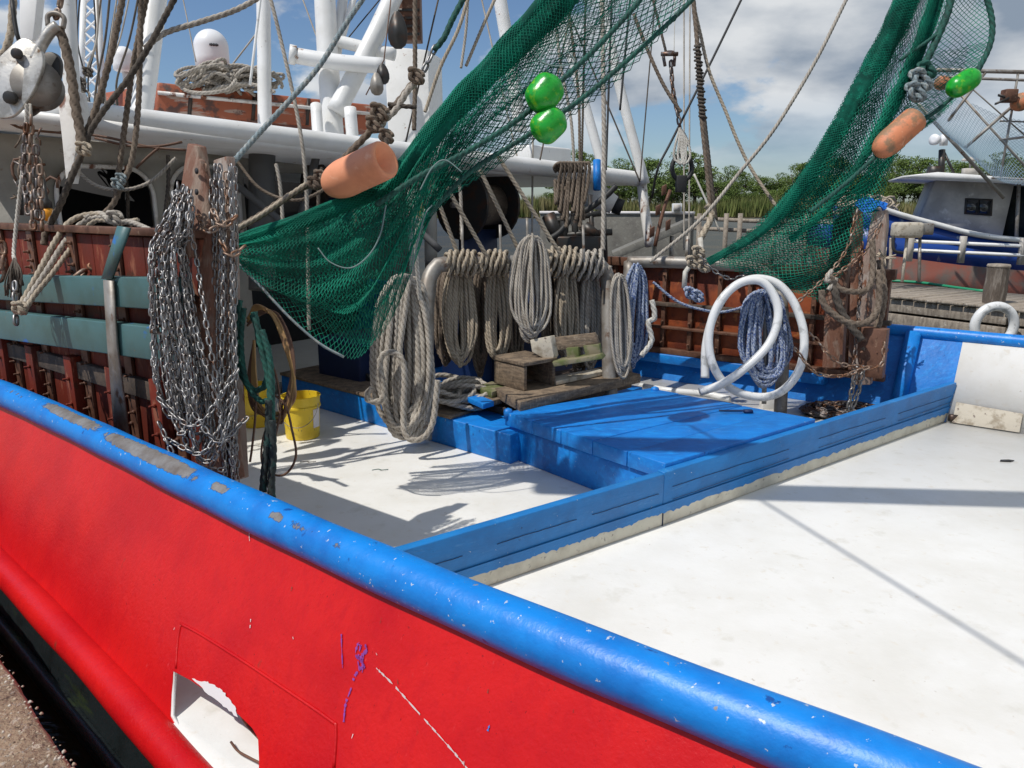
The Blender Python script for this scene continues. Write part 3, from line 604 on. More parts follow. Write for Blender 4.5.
for dz, db, r_, mt in ((-.30, .045, .03, 'slate'),):
    g = G(); P = rp + [0, 0, dz] + np.array([*V2, 0]) * -db; g.tube(P, r_, 12, False); obj('chine_bar', g, mt, BT, smooth=True)
g = G(); rows = [rp + [0, 0, -.05] + np.array([*V2, 0]) * .02, rp + [0, 0, -.30] - np.array([*V2, 0]) * .03, rp + [0, 0, -.6] + np.array([*V2, 0]) * .02, rp + [0, 0, -1.3] + np.array([*V2, 0]) * .3]
g.grid(np.array(rows).reshape(-1, 3), 4, len(rp)); obj('hull_bottom', g, 'slate', BT, smooth=True)
# raised weld beads and scrapes on the side
def onhull_line(pts, r, nm, m, lab=None, off=.001, n=6, flat=True):
    P = np.array([onhull(x, y, off) for x, y in pts]); P = cat(P, n); g = G(); g.tube(P, r, 6); return obj(nm, g, m, BT, lab, smooth=True)
onhull_line([(181, 624), (200, 634), (240, 659), (285, 689), (330, 720), (336, 729), (334, 768)], .006, 'weld_bead', 'hull_red', 'raised weld seam around the patched plate')
onhull_line([(181, 624), (178, 640), (176, 668)], .005, 'weld_bead', 'hull_red')
def scratch(pts, wpx, m, lab):
    g = G(); P = cat(np.array([onhull(x + random.uniform(-.8, .8), y, .0035) for x, y in pts]), 6); Dm = np.linalg.norm(P[0] - CAM)
    for i in range(0, len(P) - 1):
        if random.random() < .07: continue
        dd = P[i + 1] - P[i]; L_ = np.linalg.norm(dd); dd /= L_; nn = np.cross(dd, np.array([*V2, 0.])); ww = wpx / FPX * Dm * random.uniform(.15, 1.3) / 2
        w2 = wpx / FPX * Dm * random.uniform(.15, 1.3) / 2
        g.add([P[i] - nn * ww, P[i] + nn * ww, P[i + 1] + nn * w2, P[i + 1] - nn * w2], [[0, 1, 2, 3]])
    return obj('paint_scratch', g, m, BT, lab)
scratch([(376, 668), (392, 684), (412, 706), (436, 732), (458, 757), (468, 770)], 2.6, 'scratch_white', 'curving white scratch low on the red side')
scratch([(358, 643), (356, 655), (362, 664), (355, 676), (350, 690), (346, 704), (344, 722)], 3, 'scratch_purple', 'purple paint dribble on the red side')
scratch([(364, 642), (367, 650), (360, 658), (365, 668)], 4, 'scratch_purple', 'purple paint smudge on the red side')
for _i in range(9):
    _x, _y = 362 + random.uniform(-6, 6), 652 + random.uniform(-10, 14); scratch([(_x, _y), (_x + random.uniform(-2, 2), _y + random.uniform(3, 9))], 2.6, 'scratch_purple', 'purple dab of the smudge')
for _i in range(14):
    _x = random.uniform(20, 700); _y = 480 + _x * .36 + random.uniform(0, 130); scratch([(_x, _y), (_x + random.uniform(-1, 1), _y + random.uniform(2, 7))], random.uniform(.7, 1.6), random.choice(['scratch_white', 'strap_rust', 'strap_rust']), 'tiny nick in the red paint')
scratch([(341, 634), (341, 645), (342, 668)], 2.2, 'scratch_purple', 'short purple paint streak')
scratch([(250, 524), (249, 534), (249, 541)], 1.4, 'scratch_white', 'small white paint drip under the rail')
scratch([(251, 619), (250, 628)], 1.6, 'scratch_white', 'tiny white nick')
scratch([(490, 725), (488, 731)], 2, 'rail_blue', 'tiny blue paint drip')
g = G(); g.tube(np.array([B(a, hull_b(a, z) + dent(a, z) + .010, z) for a, z in hole]), .007, 8, closed=True); obj('port_lip', g, 'white_rusty', BT, 'dented steel edge of the freeing port', smooth=True)
def ragged(pts, amp=1.6, n=7):
    out = []
    for (x0, y0), (x1, y1) in zip(pts, pts[1:] + pts[:1]):
        for k_ in range(n): f = k_ / n; out.append((x0 + (x1 - x0) * f + random.uniform(-amp, amp), y0 + (y1 - y0) * f + random.uniform(-amp, amp)))
    return out
g = G(); rg = ragged([(192, 679), (205, 681), (213, 684), (222, 690), (229, 698), (235, 706), (237, 717), (224, 706), (208, 694)], 1.0, 5); g.add([onhull(x, y, .004) for x, y in rg], [list(range(len(rg)))]); obj('bare_primer', g, 'scratch_white', BT, 'chipped white primer above the freeing port')
# deck and its foot sheets
def deck_edge(a): return hull_b(a, -.2) + .012
A = np.linspace(-4, 12, 80); g = G(); rows = [[B(a, deck_edge(a), -.2) for a in A], [B(a, 3, -.2) for a in A], [B(a, 6.3, -.2) for a in A], [B(a, 6.3, -.5) for a in A], [B(a, deck_edge(a), -.5) for a in A]]
g.grid(np.array(rows).reshape(-1, 3), 5, 80); obj('deck', g, 'deck_white', BT)
AS = np.linspace(min(h[0] for h in hole) - .3, max(h[0] for h in hole) + .1, 14)
g = G(); g.grid(np.concatenate([[B(a, deck_edge(a) + .01, -.1995) for a in AS], [B(a, deck_edge(a) - .06, -.202) for a in AS], [B(a, deck_edge(a) - .075, -.26) for a in AS]]), 3, 14); obj('port_sill', g, 'deck_white', BT)
# inner far bulwark: blue forward, white aft
def vwall(a0, a1, b, z0, z1, th=.05, n=2):
    g = G(); P = [B(a0, b - .36, z0), B(a1, b - .36, z0), B(a1, b, z1), B(a0, b, z1)]; g.prism(P, (*(V2 * th), 0)); return g
a_split = ab(onb(958, 380, 6.15))[0]
obj('bulwark', vwall(a_split, 9, 6.15, -.2, .47), 'deck_blue', BT, bevel=.004)
obj('bulwark', vwall(-4, a_split, 6.147, -.2, .47), 'deck_white', BT, 'white painted aft bulwark')
g = G(); g.tube(np.array([B(a, 6.17, .49) for a in np.linspace(-4, 9, 60)]), .055, 14); obj('far_cap_rail', g, 'rail_blue', BT, smooth=True); g.attr = None
p = onb(912, 345, 6.1); a_ = ab(p)[0]; g = G(); g.tube([B(a_, 5.76, -.2), B(a_, 6.10, .49)], .065, 14); obj('stanchion', g, 'deck_blue', BT, smooth=True)
g = G(); g.box(B(3.3, 5.95, .03), (2.0, .2, .05), (*U2, 0), (*V2, 0)); obj('ledge', g, 'deck_blue', BT, bevel=.01)
bs_ = lambda z: 6.147 - .36 + .36 * (z + .2) / .67
ab0, ab1 = ab(onb(954, 415, 5.83))[0], ab(onb(1022, 420, 5.83))[0]
g = G(); g.prism([B(ab0, bs_(-.19) - .022, -.19), B(ab1, bs_(-.19) - .022, -.19), B(ab1, bs_(-.05) - .022, -.05), B(ab0, bs_(-.03) - .022, -.03)], (*(V2 * .015), 0)); obj('patch_board', g, 'wood_bleached', BT, 'bare weathered board at the foot of the white bulwark', bevel=.003)
g = G(); g.box(onb(953, 418, 5.80), (.03, .02, .03)); obj('hinge', g, 'dark_steel', BT)
# long blue coaming across the deck
c0, c1, c2 = onz(500, 582, -.2), onz(662, 525.5, -.2), onz(952, 419, -.2)
ZC = .115
def wallstrip(P, th, z0, z1, nudge=0.):
    P = [np.array(p, float) for p in P]; g = G()
    d = (P[-1] - P[0]); d[2] = 0; d /= np.linalg.norm(d); n_ = np.array([d[1], -d[0], 0])
    for a, b in zip(P[:-1], P[1:]):
        a = a.copy(); b = b.copy(); a[2] = b[2] = 0; a += n_ * nudge; b += n_ * nudge
        g.prism([a + [0, 0, z0], b + [0, 0, z0], b + [0, 0, z1], a + [0, 0, z1]], -n_ * th)
    return g, n_
cext = c0 + (c0 - c1) / np.linalg.norm(c1 - c0) * .9
g, cn = wallstrip([cext, c1], .055, -.10, ZC); obj('coaming', g, 'coaming_blue', BT, bevel=.006)
g, cn = wallstrip([c1, c2], .055, -.10, ZC + .008); obj('coaming', g, 'coaming_blue', BT, bevel=.006)
g, _ = wallstrip([cext, c1, c2], .07, -.2, -.10, .004); obj('coaming_foot', g, 'foot_cream', BT, bevel=.01)
rs_ = np.random.RandomState(3); cd_ = (c2 - c1) / np.linalg.norm(c2 - c1); nq = 260; tq = np.linspace(0, 1, nq); P_ = np.array([cext + (c1 - cext) * min(1, t_ * 2.2) if t_ < 1 / 2.2 else c1 + (c2 - c1) * (t_ - 1 / 2.2) / (1 - 1 / 2.2) for t_ in tq])
jag = -.113 - .012 * np.abs(np.sin(tq * 37)) * rs_.uniform(.2, 1, nq) - .012 * rs_.uniform(0, 1, nq) ** 2
up_ = P_ * [1, 1, 0] + cn * .0075 + [0, 0, -.07]; dn_ = P_ * [1, 1, 0] + cn * .0075; dn_[:, 2] = jag
g = G(); g.grid(np.concatenate([up_, dn_]), 2, nq); obj('paint_edge', g, 'coaming_blue', BT, 'ragged lower edge of the blue paint')
for (p_, q_, z_) in ((cext, c1, .0), (c1, c2, .02), (c1, c2, -.055)):
    tt = np.linspace(.02, .98, 90); Pz = np.array([p_ + (q_ - p_) * t_ for t_ in tt]) * [1, 1, 0] + cn * .003; Pz[:, 2] = z_ + .004 * np.cumsum(rs_.normal(0, .5, 90)) * .5
    for a_, b_ in ((0, 30), (38, 62), (66, 90)): g = G(); g.tube(Pz[a_:b_] + cn * (.004 if z_ < -.05 else 0), .0016, 5); obj('board_crack', g, 'dark_blue', BT)
# hatch trunk and cover
LA = onz(437, 443, -.2); FA = onz(592, 490, -.2)
g = G(); zt = .045
tr = [FA, LA, LA + (LA - FA) * 1.25, LA + (LA - FA) * 1.25 + np.array([*V2, 0]) * 2.2, FA + np.array([*V2, 0]) * 2.2 - np.array([*U2, 0]) * .6, onz(665, 475, -.2) * [1, 1, 1]]
hb = [onz(592, 490, -.2), onz(437, 443, -.2), onz(437, 443, -.2) + np.array([*V2, 0]) * 1.9, onz(690, 452, -.2) + np.array([*V2, 0]) * 1.3]
def prism_z(P, z0, z1): 
    g = G(); P = np.array([[p[0], p[1], z1] for p in P]); return g.prism(P, (0, 0, z0 - z1))
def oncoam(x, y, back):
    n2 = cn[:2]; d = ray(x, y); c_ = c1[:2] - n2 * back; t = ((c_ - CAM[:2]) @ n2) / (d[:2] @ n2); return CAM + d * t
ZH = .145
Lc, Bc = onz(505, 412, ZH), onz(650, 388, ZH)
Rc, Fc = oncoam(815, 425, .06), oncoam(665, 468, .06); print('hatch z', Rc, Fc)
Rc[2] = Fc[2] = ZH
cen = (Lc + Bc + Rc + Fc) / 4
ins = lambda p, f: cen + (p - cen) * f
obj('hatch_trunk', prism_z([ins(Lc, .97), ins(Bc, .97), ins(Rc, .97), ins(Fc, .97)], -.2, ZH - .105), 'deck_blue', BT, bevel=.008)
q0 = onz(437, 443, -.2); q1 = ins(Lc, .98); q1 = onz(505, 463, -.2)
side = q0 - q1; side /= np.linalg.norm(side)
bx = [q1 - side * .05, q1 + side * 2.9, q1 + side * 2.9 + np.array([*V2, 0]) * 1.9, q1 - side * .05 + np.array([*V2, 0]) * 1.9]
obj('side_trunk', prism_z(bx, -.2, .02), 'deck_blue', BT, bevel=.008)
bx2 = [q1 + side * .55, q1 + side * 2.9, q1 + side * 2.9 + np.array([*V2, 0]) * .45, q1 + side * .55 + np.array([*V2, 0]) * .45]
bx2 = [p - np.array([*V2, 0]) * .012 for p in bx2]
obj('trunk_board', prism_z(bx2, .023, .05), 'wood_grey', BT, 'bare weathered board capping the blue trunk', bevel=.004)
HC = thing('hatch_cover', 'blue painted plank hatch cover in the middle of the deck', 'hatch', tuple(ins(Fc, 1) * [1, 1, 0] + [0, 0, .04]))
for i in range(5):
    f0_, f1_ = i / 5 + (.002 if i else 0), (i + 1) / 5 - (.002 if i < 4 else 0)
    mixq = lambda A_, B_, f: A_ * (1 - f) + B_ * f
    P = [mixq(Lc, Fc, f0_), mixq(Bc, Rc, f0_), mixq(Bc, Rc, f1_), mixq(Lc, Fc, f1_)]
    o = obj('plank', prism_z(P, ZH - .10, ZH - (i % 2) * .003), 'deck_blue', HC, bevel=.006)
g = G(); P = ats([(718, 426), (722, 430), (740, 431), (747, 428)], 5.6); P[:, 2] = ZH + .015; g.tube(cat(P, 5), .008, 8); g.box([P[-1][0], P[-1][1], ZH + .01], (.03, .02, .01)); obj('handle', g, 'dark_blue', HC, smooth=True)
for p in ((508, 408), (655, 386)):
    g = G(); c = onz(p[0], p[1] + 4, ZH); g.lathe([(.03, -.05), (.035, .0), (.03, .02), (.005, .03)], c, k=10); obj('corner_lug', g, 'deck_blue', HC, smooth=True)
g = G(); g.tube(np.array([c1 + [0, 0, .0] + cn * .002, c1 * [1, 1, 0] + cn * .002 + [0, 0, -.12]]), .004, 6); obj('seam', g, 'dark_blue', BT)

# ------------------------------------------------------------------ wheelhouse, roof, masts
pr0, pr1 = at(66, 112, 5.15), at(637, 179, 8.67)
pr0[2] -= 0; roofd = pr1 - pr0
aw = 5.6
def W(px_, py_): p = ona(px_, py_, aw); return (ab(p)[1], p[2])
def arch(x0, x1, yt, yb, n=9):
    b0, zt = W(x0, yt); b1, _ = W(x1, yt); zb = W((x0 + x1) / 2, yb)[1]; rr = min((b1 - b0) / 2, .22)
    P = [(b0, zb)] + [(b0 + rr - rr * math.cos(q), zt - rr + rr * math.sin(q)) for q in np.linspace(0, math.pi / 2, n)] + [(b1 - rr + rr * math.cos(q), zt - rr + rr * math.sin(q)) for q in np.linspace(math.pi / 2, 0, n)] + [(b1, zb)]
    return P
bL = W(-4, 150)[0]; bL = max(bL, .5)
arches = [arch(52, 150, 165, 262), arch(168, 236, 165, 262), [(W(243, 175)[0], -.1), (W(243, 175)[0], 1.9), (W(426, 175)[0], 1.9), (W(426, 175)[0], -.1)]]
arches.append([(W(434, 190)[0], -.1), (W(434, 190)[0], 1.88), (W(572, 190)[0], 1.88), (W(572, 190)[0], -.1)])
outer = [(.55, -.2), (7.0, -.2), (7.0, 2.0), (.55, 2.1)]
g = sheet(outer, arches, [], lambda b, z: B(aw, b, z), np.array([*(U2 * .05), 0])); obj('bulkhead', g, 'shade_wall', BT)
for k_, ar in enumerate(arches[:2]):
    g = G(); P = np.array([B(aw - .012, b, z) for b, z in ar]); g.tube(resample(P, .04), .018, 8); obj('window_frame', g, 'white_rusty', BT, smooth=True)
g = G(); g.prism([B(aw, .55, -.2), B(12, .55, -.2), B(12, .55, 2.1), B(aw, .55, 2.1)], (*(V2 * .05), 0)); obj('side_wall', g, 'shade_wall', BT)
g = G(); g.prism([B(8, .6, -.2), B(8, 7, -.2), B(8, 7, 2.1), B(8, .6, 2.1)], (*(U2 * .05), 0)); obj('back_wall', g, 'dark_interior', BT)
g = G(); z0, z1 = pr0[2], pr1[2]
far0 = pr0 + np.array([*U2, 0]) * 6; far1 = pr1 + np.array([*U2, 0]) * 6
lowr = pr0 + np.array([*U2, 0]) * .03; lowr1 = pr1 + np.array([*U2, 0]) * .03
g.prism([lowr - np.array([*V2, 0]) * .55, lowr1, far1, far0 - np.array([*V2, 0]) * .55], (0, 0, -.07)); obj('roof', g, 'white_paint', BT)
mid_ = (pr0 * .0 + pr1 * 1)
g = G(); g.tube(resample(np.array([pr0, pr1]), .1), .082, 18); obj('roof_edge_pipe', g, 'white_paint', BT, smooth=True)
g = G(); b0 = pr0 + np.array([*U2, 0]) * .25 + np.array([0, 0, .07]); b1 = pr0 + roofd * .62 + np.array([*U2, 0]) * .25 + np.array([0, 0, .07]); g.prism([b0, b1, b1 + np.array([*U2, 0]) * 3, b0 + np.array([*U2, 0]) * 3], (0, 0, -.05)); obj('roof_curb', g, 'white_paint', BT, bevel=.02)
g = G(); g.tube(np.array([pr0, far0]), .06, 12); obj('roof_side_pipe', g, 'white_paint', BT, smooth=True)
def onroof(x, y=None):    # point on the roof edge pipe below pixel column x
    lo, hi = 0., 1.
    for _ in range(40):
        m = (lo + hi) / 2; p = pr0 + roofd * m; q = p - CAM; xx = 512 + FPX * q[0] / (q @ FW)
        if xx < x: lo = m
        else: hi = m
    return pr0 + roofd * lo
def dep(p): return (p - CAM) @ FW
def mast(nm, pts, r, D, m='white_paint', lab=None, k=14):
    g = G(); P = ats(pts, D) if D else ats(pts); g.tube(resample(cat(P, 4), .08), r, k); return obj(nm, g, m, BT, lab, smooth=True)
mast('support_post', [(641, 176, 8.7), (644, 205, 8.65), (650, 246, 8.6)], .055, None, 'white_rusty')
mast('support_post', [(430, 158, 7.3), (431, 262, 7.3)], .06, None, 'shade_wall')
mast('support_post', [(262, 150, 6.6), (262, 290, 6.6)], .11, None, 'inner_grey')
mast('brace_pipe', [(226, 176, 6.4), (262, 206, 6.4), (300, 236, 6.4)], .03, None, 'inner_grey')
mast('brace_pipe', [(318, 150, 6.8), (290, 260, 6.8)], .035, None, 'inner_grey')
mast('brace_pipe', [(352, 168, 6.8), (440, 250, 6.8)], .03, None, 'inner_grey')
for q_ in ([(395, 205, 7.6), (396, 300, 7.6)],): mast('support_post', q_, .03, None, 'inner_grey')
mast('mast', [(160, -40, 6.2), (152, 30, 6.1), (139, 128, 5.9)], .085, None)
mast('mast', [(250, 85, 7.0), (264, -30, 7.0)], .012, None)
mast('mast', [(263, -30, 7.4), (265, 136, 7.4)], .065, None)
mast('main_mast', [(323, -40, 7.2), (328, 60, 7.2), (335, 160, 7.2)], .098, None, lab='thickest white mast standing on the roof', k=20)
mast('mast_stay', [(405, -30, 7.4), (378, 30, 7.2), (336, 112, 7.1)], .088, None)
mast('mast_stay', [(346, -30, 7.5), (338, 40, 7.3), (330, 92, 7.2)], .05, None)
mast('cross_pipe', [(292, 55, 7.0), (336, 62, 7.0), (385, 66, 7.05)], .07, None)
mast('cross_pipe', [(325, 38, 7.2), (395, 55, 7.2)], .055, None)
mast('cross_pipe', [(316, 105, 7.0), (319, 150, 6.9)], .05, None)
mast('cross_pipe', [(350, 108, 7.0), (354, 155, 7.0)], .055, None)
mast('stack_flange', [(289, 54, 6.98), (296, 55.5, 7.0)], .085, None)
g = G(); g.prism(ats([(384, 46), (428, 50), (431, 160), (389, 156)], 8.1), (.1, .5, 0)); obj('exhaust_panel', g, 'white_paint', BT, bevel=.01)
mast('mast_stay', [(356, -10, 7.35), (343, 35, 7.3), (331, 74, 7.25)], .03, None)
for x, D in ((75, 5.9), (90, 7.5), (98, 7.5)): pass
g = G()
for i in range(9):
    y0 = -10 + i * 14; g.segs(np.array([at(84, y0, 7.5), at(99, y0, 7.5)]), np.array([at(99, y0 + 14, 7.5), at(84, y0 + 14, 7.5)]), .012, 6)
g.tube(ats([(84, -10), (80, 112)], 7.5), .03, 8); g.tube(ats([(97, -10), (103, 112)], 7.5), .035, 8); obj('lattice_mast', g, 'white_paint', BT)
mast('mast', [(66, -20, 4.9), (70, 60, 4.9), (74, 110, 4.9)], .05, None, 'white_paint')
g = G(); P = ats([(57, 95), (78, 92), (82, 118), (76, 150), (70, 184), (66, 182), (62, 140)], 4.75); g.prism(P, (.02, .06, 0)); obj('davit_blade', g, 'white_rusty', BT, 'tapered white steel blade with rust holes', bevel=.004)
g = G(); P = ats([(19, -20), (39, -20), (33, 40), (20, 44)], 4.9); g.prism(P, (.02, .05, 0)); obj('davit_plate', g, 'white_paint', BT, bevel=.004)
g = G(); P = ats([(0, 108), (10, 96), (55, 98), (57, 112), (30, 116), (0, 116)], 6); g.prism(P, (0, 1.5, 0)); obj('roof_locker', g, 'cloth_blue', BT, 'bright blue locker on the roof behind the block')
mast('lamp_arm', [(20, 170, 5.0), (22, 215, 5.0)], .012, None, 'dark_steel')
# A-frame, right
mast('gantry_leg', [(548, -20, 8.3), (578, 80, 8.4), (605, 176, 8.5)], .052, None)
mast('gantry_leg', [(595, -40, 8.4), (618, 80, 8.5), (645, 184, 8.6)], .055, None)
mast('gantry_brace', [(495, -30, 8.0), (515, 90, 8.1), (520, 130, 8.1)], .07, None)
g = G(); g.box(at(537, 160, 8.3), (.36, .2, .13), (*V2, 0), (*U2, 0)); obj('roof_box', g, 'white_paint', BT, bevel=.02)
g = G(); g.tube(ats([(585, 190), (614, 205)], 8.6), np.array([.18, .10]), 16); obj('lamp_housing', g, 'white_paint', BT, smooth=True)
g = G(); g.tube(ats([(614, 205), (622, 208)], 8.6), .09, 14); obj('lamp_lens', g, 'black_rubber', BT, smooth=True)
g = G(); g.prism([B(4.6, 6.3, .5), B(3.5, 6.3, .5), B(3.5, 6.3, 1.2), B(4.6, 6.3, 1.2)], (*(V2 * .03), 0)); 
mast('stern_post', [(655, 246, 8.2), (662, 215, 8.2), (670, 190, 8.2)], .02, None, 'strap_rust')
for x, y in ((664, 190), (658, 210), (668, 225), (652, 232)):
    g = G(); g.box(at(x, y, 8.2), (.03, .03, .05), (.8, .3, .4)); obj('fitting', g, 'strap_rust', BT, bevel=.006)
# radomes
def radome(x, yb, wpx, hpx, D, stem):
    s = D / FPX; r = wpx * s / 2; h = hpx * s; c = at(x, yb, D); g = G()
    prof = [(r * .7, 0), (r * .98, h * .06), (r, h * .3), (r, h * .55)] + [(r * math.cos(q) + .001, h * .55 + h * .45 * math.sin(q)) for q in np.linspace(.15, 1.56, 9)]
    g.lathe(prof, c, k=28); o = obj('radome', g, 'dome_white', BT, smooth=True)
    if stem:
        g = G(); g.tube(np.array([c + [0, 0, .01], c - [0, 0, .5]]), .03, 8); obj('radome_stem', g, 'white_paint', BT, smooth=True)
    return o, c, r, h
o, c, r, h = radome(213, 70, 33, 38, 8.5, True)
g = G()
for i in range(7):
    an = -.5 * math.pi + .3 + i * .07; g.box(c + [math.cos(an) * (r + .002), math.sin(an) * (r + .002), h * .55], (.008, .003, .01 + .004 * (i % 2)), (-math.sin(an), math.cos(an), 0), (math.cos(an), math.sin(an), 0))
obj('maker_lettering', g, 'black_mark', o)
radome(125, 72, 21, 24, 8.0, True)
# pipe racks
rk = [(424, 440, 5.95), (426, 330, 6.0), (427, 290, 6.05), (433, 271, 6.1), (446, 264, 6.12), (520, 263, 6.3), (590, 264, 6.5), (602, 268, 6.52), (608, 282, 6.5), (609, 330, 6.45), (610, 402, 6.4)]
g = pipe(ats(rk), .062, 16); obj('rope_rack', g, 'galv', BT, 'bent grey pipe rack hung with rope coils', smooth=True)
rk2 = [(628, 262, 7.4), (660, 262, 7.3), (715, 264, 7.1), (752, 268, 7.0), (772, 278, 6.95), (781, 298, 6.9), (783, 350, 6.8), (780, 418, 6.7)]
g = pipe(ats(rk2), .055, 16); obj('rope_rack', g, 'galv', BT, 'bent grey pipe rack behind the white hose', smooth=True)
mast('rack_post', [(630, 262, 7.4), (628, 330, 7.3), (624, 402, 7.2)], .06, None, 'galv')
mast('rack_peg', [(765, 290, 6.5), (765, 345, 6.5), (764, 404, 6.5)], .02, None, 'galv')
g = G(); p = onz(768, 408, -.2); g.box(p + [0, 0, .05], (.07, .05, .06)); obj('rack_foot', g, 'white_rusty', BT, bevel=.01)
for x in (462, 500, 527, 583):
    mast('rack_peg', [(x, 225 if x != 527 else 218, 6.25), (x + 1, 262, 6.25)], .011, None, 'galv')
# teal guard rails
def tealbar(z0a, z0b, h, b, a0, a1):
    g = G(); P0 = B(a0, b, z0a); P1 = B(a1, b, z0b); g.prism([P0, P1, P1 + [0, 0, h], P0 + [0, 0, h]], (*(V2 * .06), 0)); return g
aR = ab(onb(166, 300, .3))[0]
zz = lambda x, y, b=.3: onb(x, y, b)[2]
for ya, yb, yc, yd in ((308, 277, 300, 275), (361, 329, 339, 311)):
    g = G(); P = [onb(178, ya + 3, .3), onb(178, yb + 1, .3), onb(0, yd, .3), onb(0, yc, .3)]
    dx = P[2] - P[1]; P[2] = P[2] + dx * .5; dx = P[3] - P[0]; P[3] = P[3] + dx * .5
    g.prism(P, (*(V2 * .07), 0)); obj('guard_rail', g, 'teal', BT, bevel=.006)
g = G(); g.prism([onb(117, 226, .28), onb(129, 228, .28), onb(111, 279, .28), onb(101, 279, .28)], (*(V2 * .012), 0)); obj('guard_strap', g, 'teal', BT, 'slanting teal flat bar')
g = G(); g.prism([onb(103, 280, .275), onb(112, 281, .275), onb(116, 345, .275), onb(128, 437, .275), onb(114, 432, .275), onb(107, 345, .275)], (*(V2 * .012), 0)); obj('guard_strap', g, 'galv', BT, 'bare grey flat bar below the teal one')
t_ = thing('winch_control', 'dark levers and cables of the winch beside the bound grey ropes', 'machine', tuple(at(580, 260, 7.8)))
for a_, b_, r_ in (((566, 185), (562, 262), .05), ((574, 190), (576, 262), .035), ((552, 222), (606, 212), .03), ((556, 236), (612, 232), .035), ((590, 195), (594, 262), .025), ((604, 205), (606, 262), .02), ((548, 215), (560, 240), .07), ((584, 226), (596, 236), .06)):
    g = G(); g.tube(ats([a_, b_], 7.8), r_, 10); obj('lever', g, 'dark_steel', t_, smooth=True)
g = G(); g.tube(cat(ats([(548, 240), (560, 232), (572, 218), (590, 208), (606, 196), (616, 186)], 7.6), 8), .03, 8); obj('cable', g, 'black_rubber', t_, smooth=True)
g = G(); g.tube(ats([(597, 160), (597, 190)], 7.9), .04, 8); obj('blue_pipe', g, 'deck_blue', t_, smooth=True)
g = G(); g.box(at(578, 246, 7.8), (.22, .1, .1)); obj('housing', g, 'dark_steel', t_, bevel=.02)
# winch and clutter in the shade under the roof
def winch(x, y, D, r, w_, lab):
    c = at(x, y, D); t = thing('deck_winch', lab, 'winch', tuple(c - [0, 0, r])); ax = np.array([*V2, 0.])
    g = G(); g.lathe([(r * .6, -w_ / 2), (r * .6, w_ / 2)], c, ax, 20); obj('drum', g, 'rope_brown', t, smooth=True)
    for s_ in (-1, 1):
        g = G(); g.lathe([(r, -.015), (r, .015)], c + ax * s_ * w_ / 2, ax, 24); obj('flange', g, 'dark_steel', t, auto=40)
    g = G(); g.lathe([(.03, -w_ * .8), (.03, w_ * .8)], c, ax, 12); obj('shaft', g, 'galv', t, smooth=True)
    g = G(); g.box(c - [0, 0, r + .2], (.05, w_ / 2, .3), (*U2, 0), ax); obj('base', g, 'dark_blue', t)
winch(330, 185, 7.6, .22, .35, 'dark round winch drum in the shade under the roof')
winch(478, 205, 8.0, .35, .5, 'large dark drum behind the slanting ropes')
winch(375, 385, 7.2, .16, .3, 'low dark winch behind the big rope coil')
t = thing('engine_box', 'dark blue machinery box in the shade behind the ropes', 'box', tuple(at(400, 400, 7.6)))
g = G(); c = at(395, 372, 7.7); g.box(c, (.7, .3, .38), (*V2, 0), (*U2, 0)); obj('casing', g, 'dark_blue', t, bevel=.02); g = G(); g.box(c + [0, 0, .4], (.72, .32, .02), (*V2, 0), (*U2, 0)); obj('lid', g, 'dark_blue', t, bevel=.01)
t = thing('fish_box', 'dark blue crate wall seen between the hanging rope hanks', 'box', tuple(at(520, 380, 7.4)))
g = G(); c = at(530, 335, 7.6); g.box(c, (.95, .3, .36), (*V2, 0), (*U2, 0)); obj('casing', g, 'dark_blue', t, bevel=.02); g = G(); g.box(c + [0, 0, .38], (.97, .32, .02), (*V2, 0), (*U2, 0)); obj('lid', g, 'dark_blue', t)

# ------------------------------------------------------------------ trawl doors
def bolts(g, P, n_, r=.012):
    for p in P: g.lathe([(r, 0), (r, .012), (r * .55, .013), (r * .55, .035), (.001, .036)], p, n_, 8)
U3 = np.array([*U2, 0.]); V3 = np.array([*V2, 0.])
td = thing('trawl_door', 'dark red trawl door standing behind the teal guard rails at the left', 'trawl door', tuple(B(4, .42, 0)))
zt = onb(100, 231, .42)[2]; aR_ = ab(onb(205, 300, .42))[0]
k = 0; a_ = aR_
while a_ < 7.2:
    wd = [.30, .22, .26][k % 3]; g = G(); g.prism([B(a_ + .006, .42, -.05), B(a_ + wd, .42, -.05), B(a_ + wd, .42, zt - .02), B(a_ + .006, .42, zt - .02)], tuple(V3 * .05))
    obj('panel_plank', g, 'door_red', td, bevel=.004)
    if k % 2 == 0:
        g = G(); g.prism([B(a_ + wd - .03, .40, -.05), B(a_ + wd + .05, .40, -.05), B(a_ + wd + .05, .40, zt), B(a_ + wd - .03, .40, zt)], tuple(V3 * .018))
        bolts(g, [B(a_ + wd - .01, .40, z) for z in (.28, .36, .52, .72, 1.02, 1.2, 1.28, 1.4)] + [B(a_ + wd + .03, .40, z) for z in (.3, .45, .6, 1.24, 1.33)], -V3)
        obj('iron_strap', g, 'strap_rust', td, bevel=.002)
    else:
        g = G(); g.box(B(a_ + .13, .38, .3), (.05, .03, .45), U3, V3); bolts(g, [B(a_ + .13, .35, z) for z in (.35, .47, .62)], -V3); obj('rib', g, 'door_red', td, bevel=.004)
    a_ += wd; k += 1
g = G(); g.box(B((aR_ + 7.2) / 2, .435, zt + .005), ((7.2 - aR_) / 2, .05, .018), U3, V3); obj('top_edge', g, 'strap_rust', td, bevel=.003)
g = G(); g.box(B((aR_ + 7.2) / 2, .40, 1.0 - .33), ((7.2 - aR_) / 2, .02, .05), U3, V3); obj('cross_timber', g, 'wood_dark', td, bevel=.004)
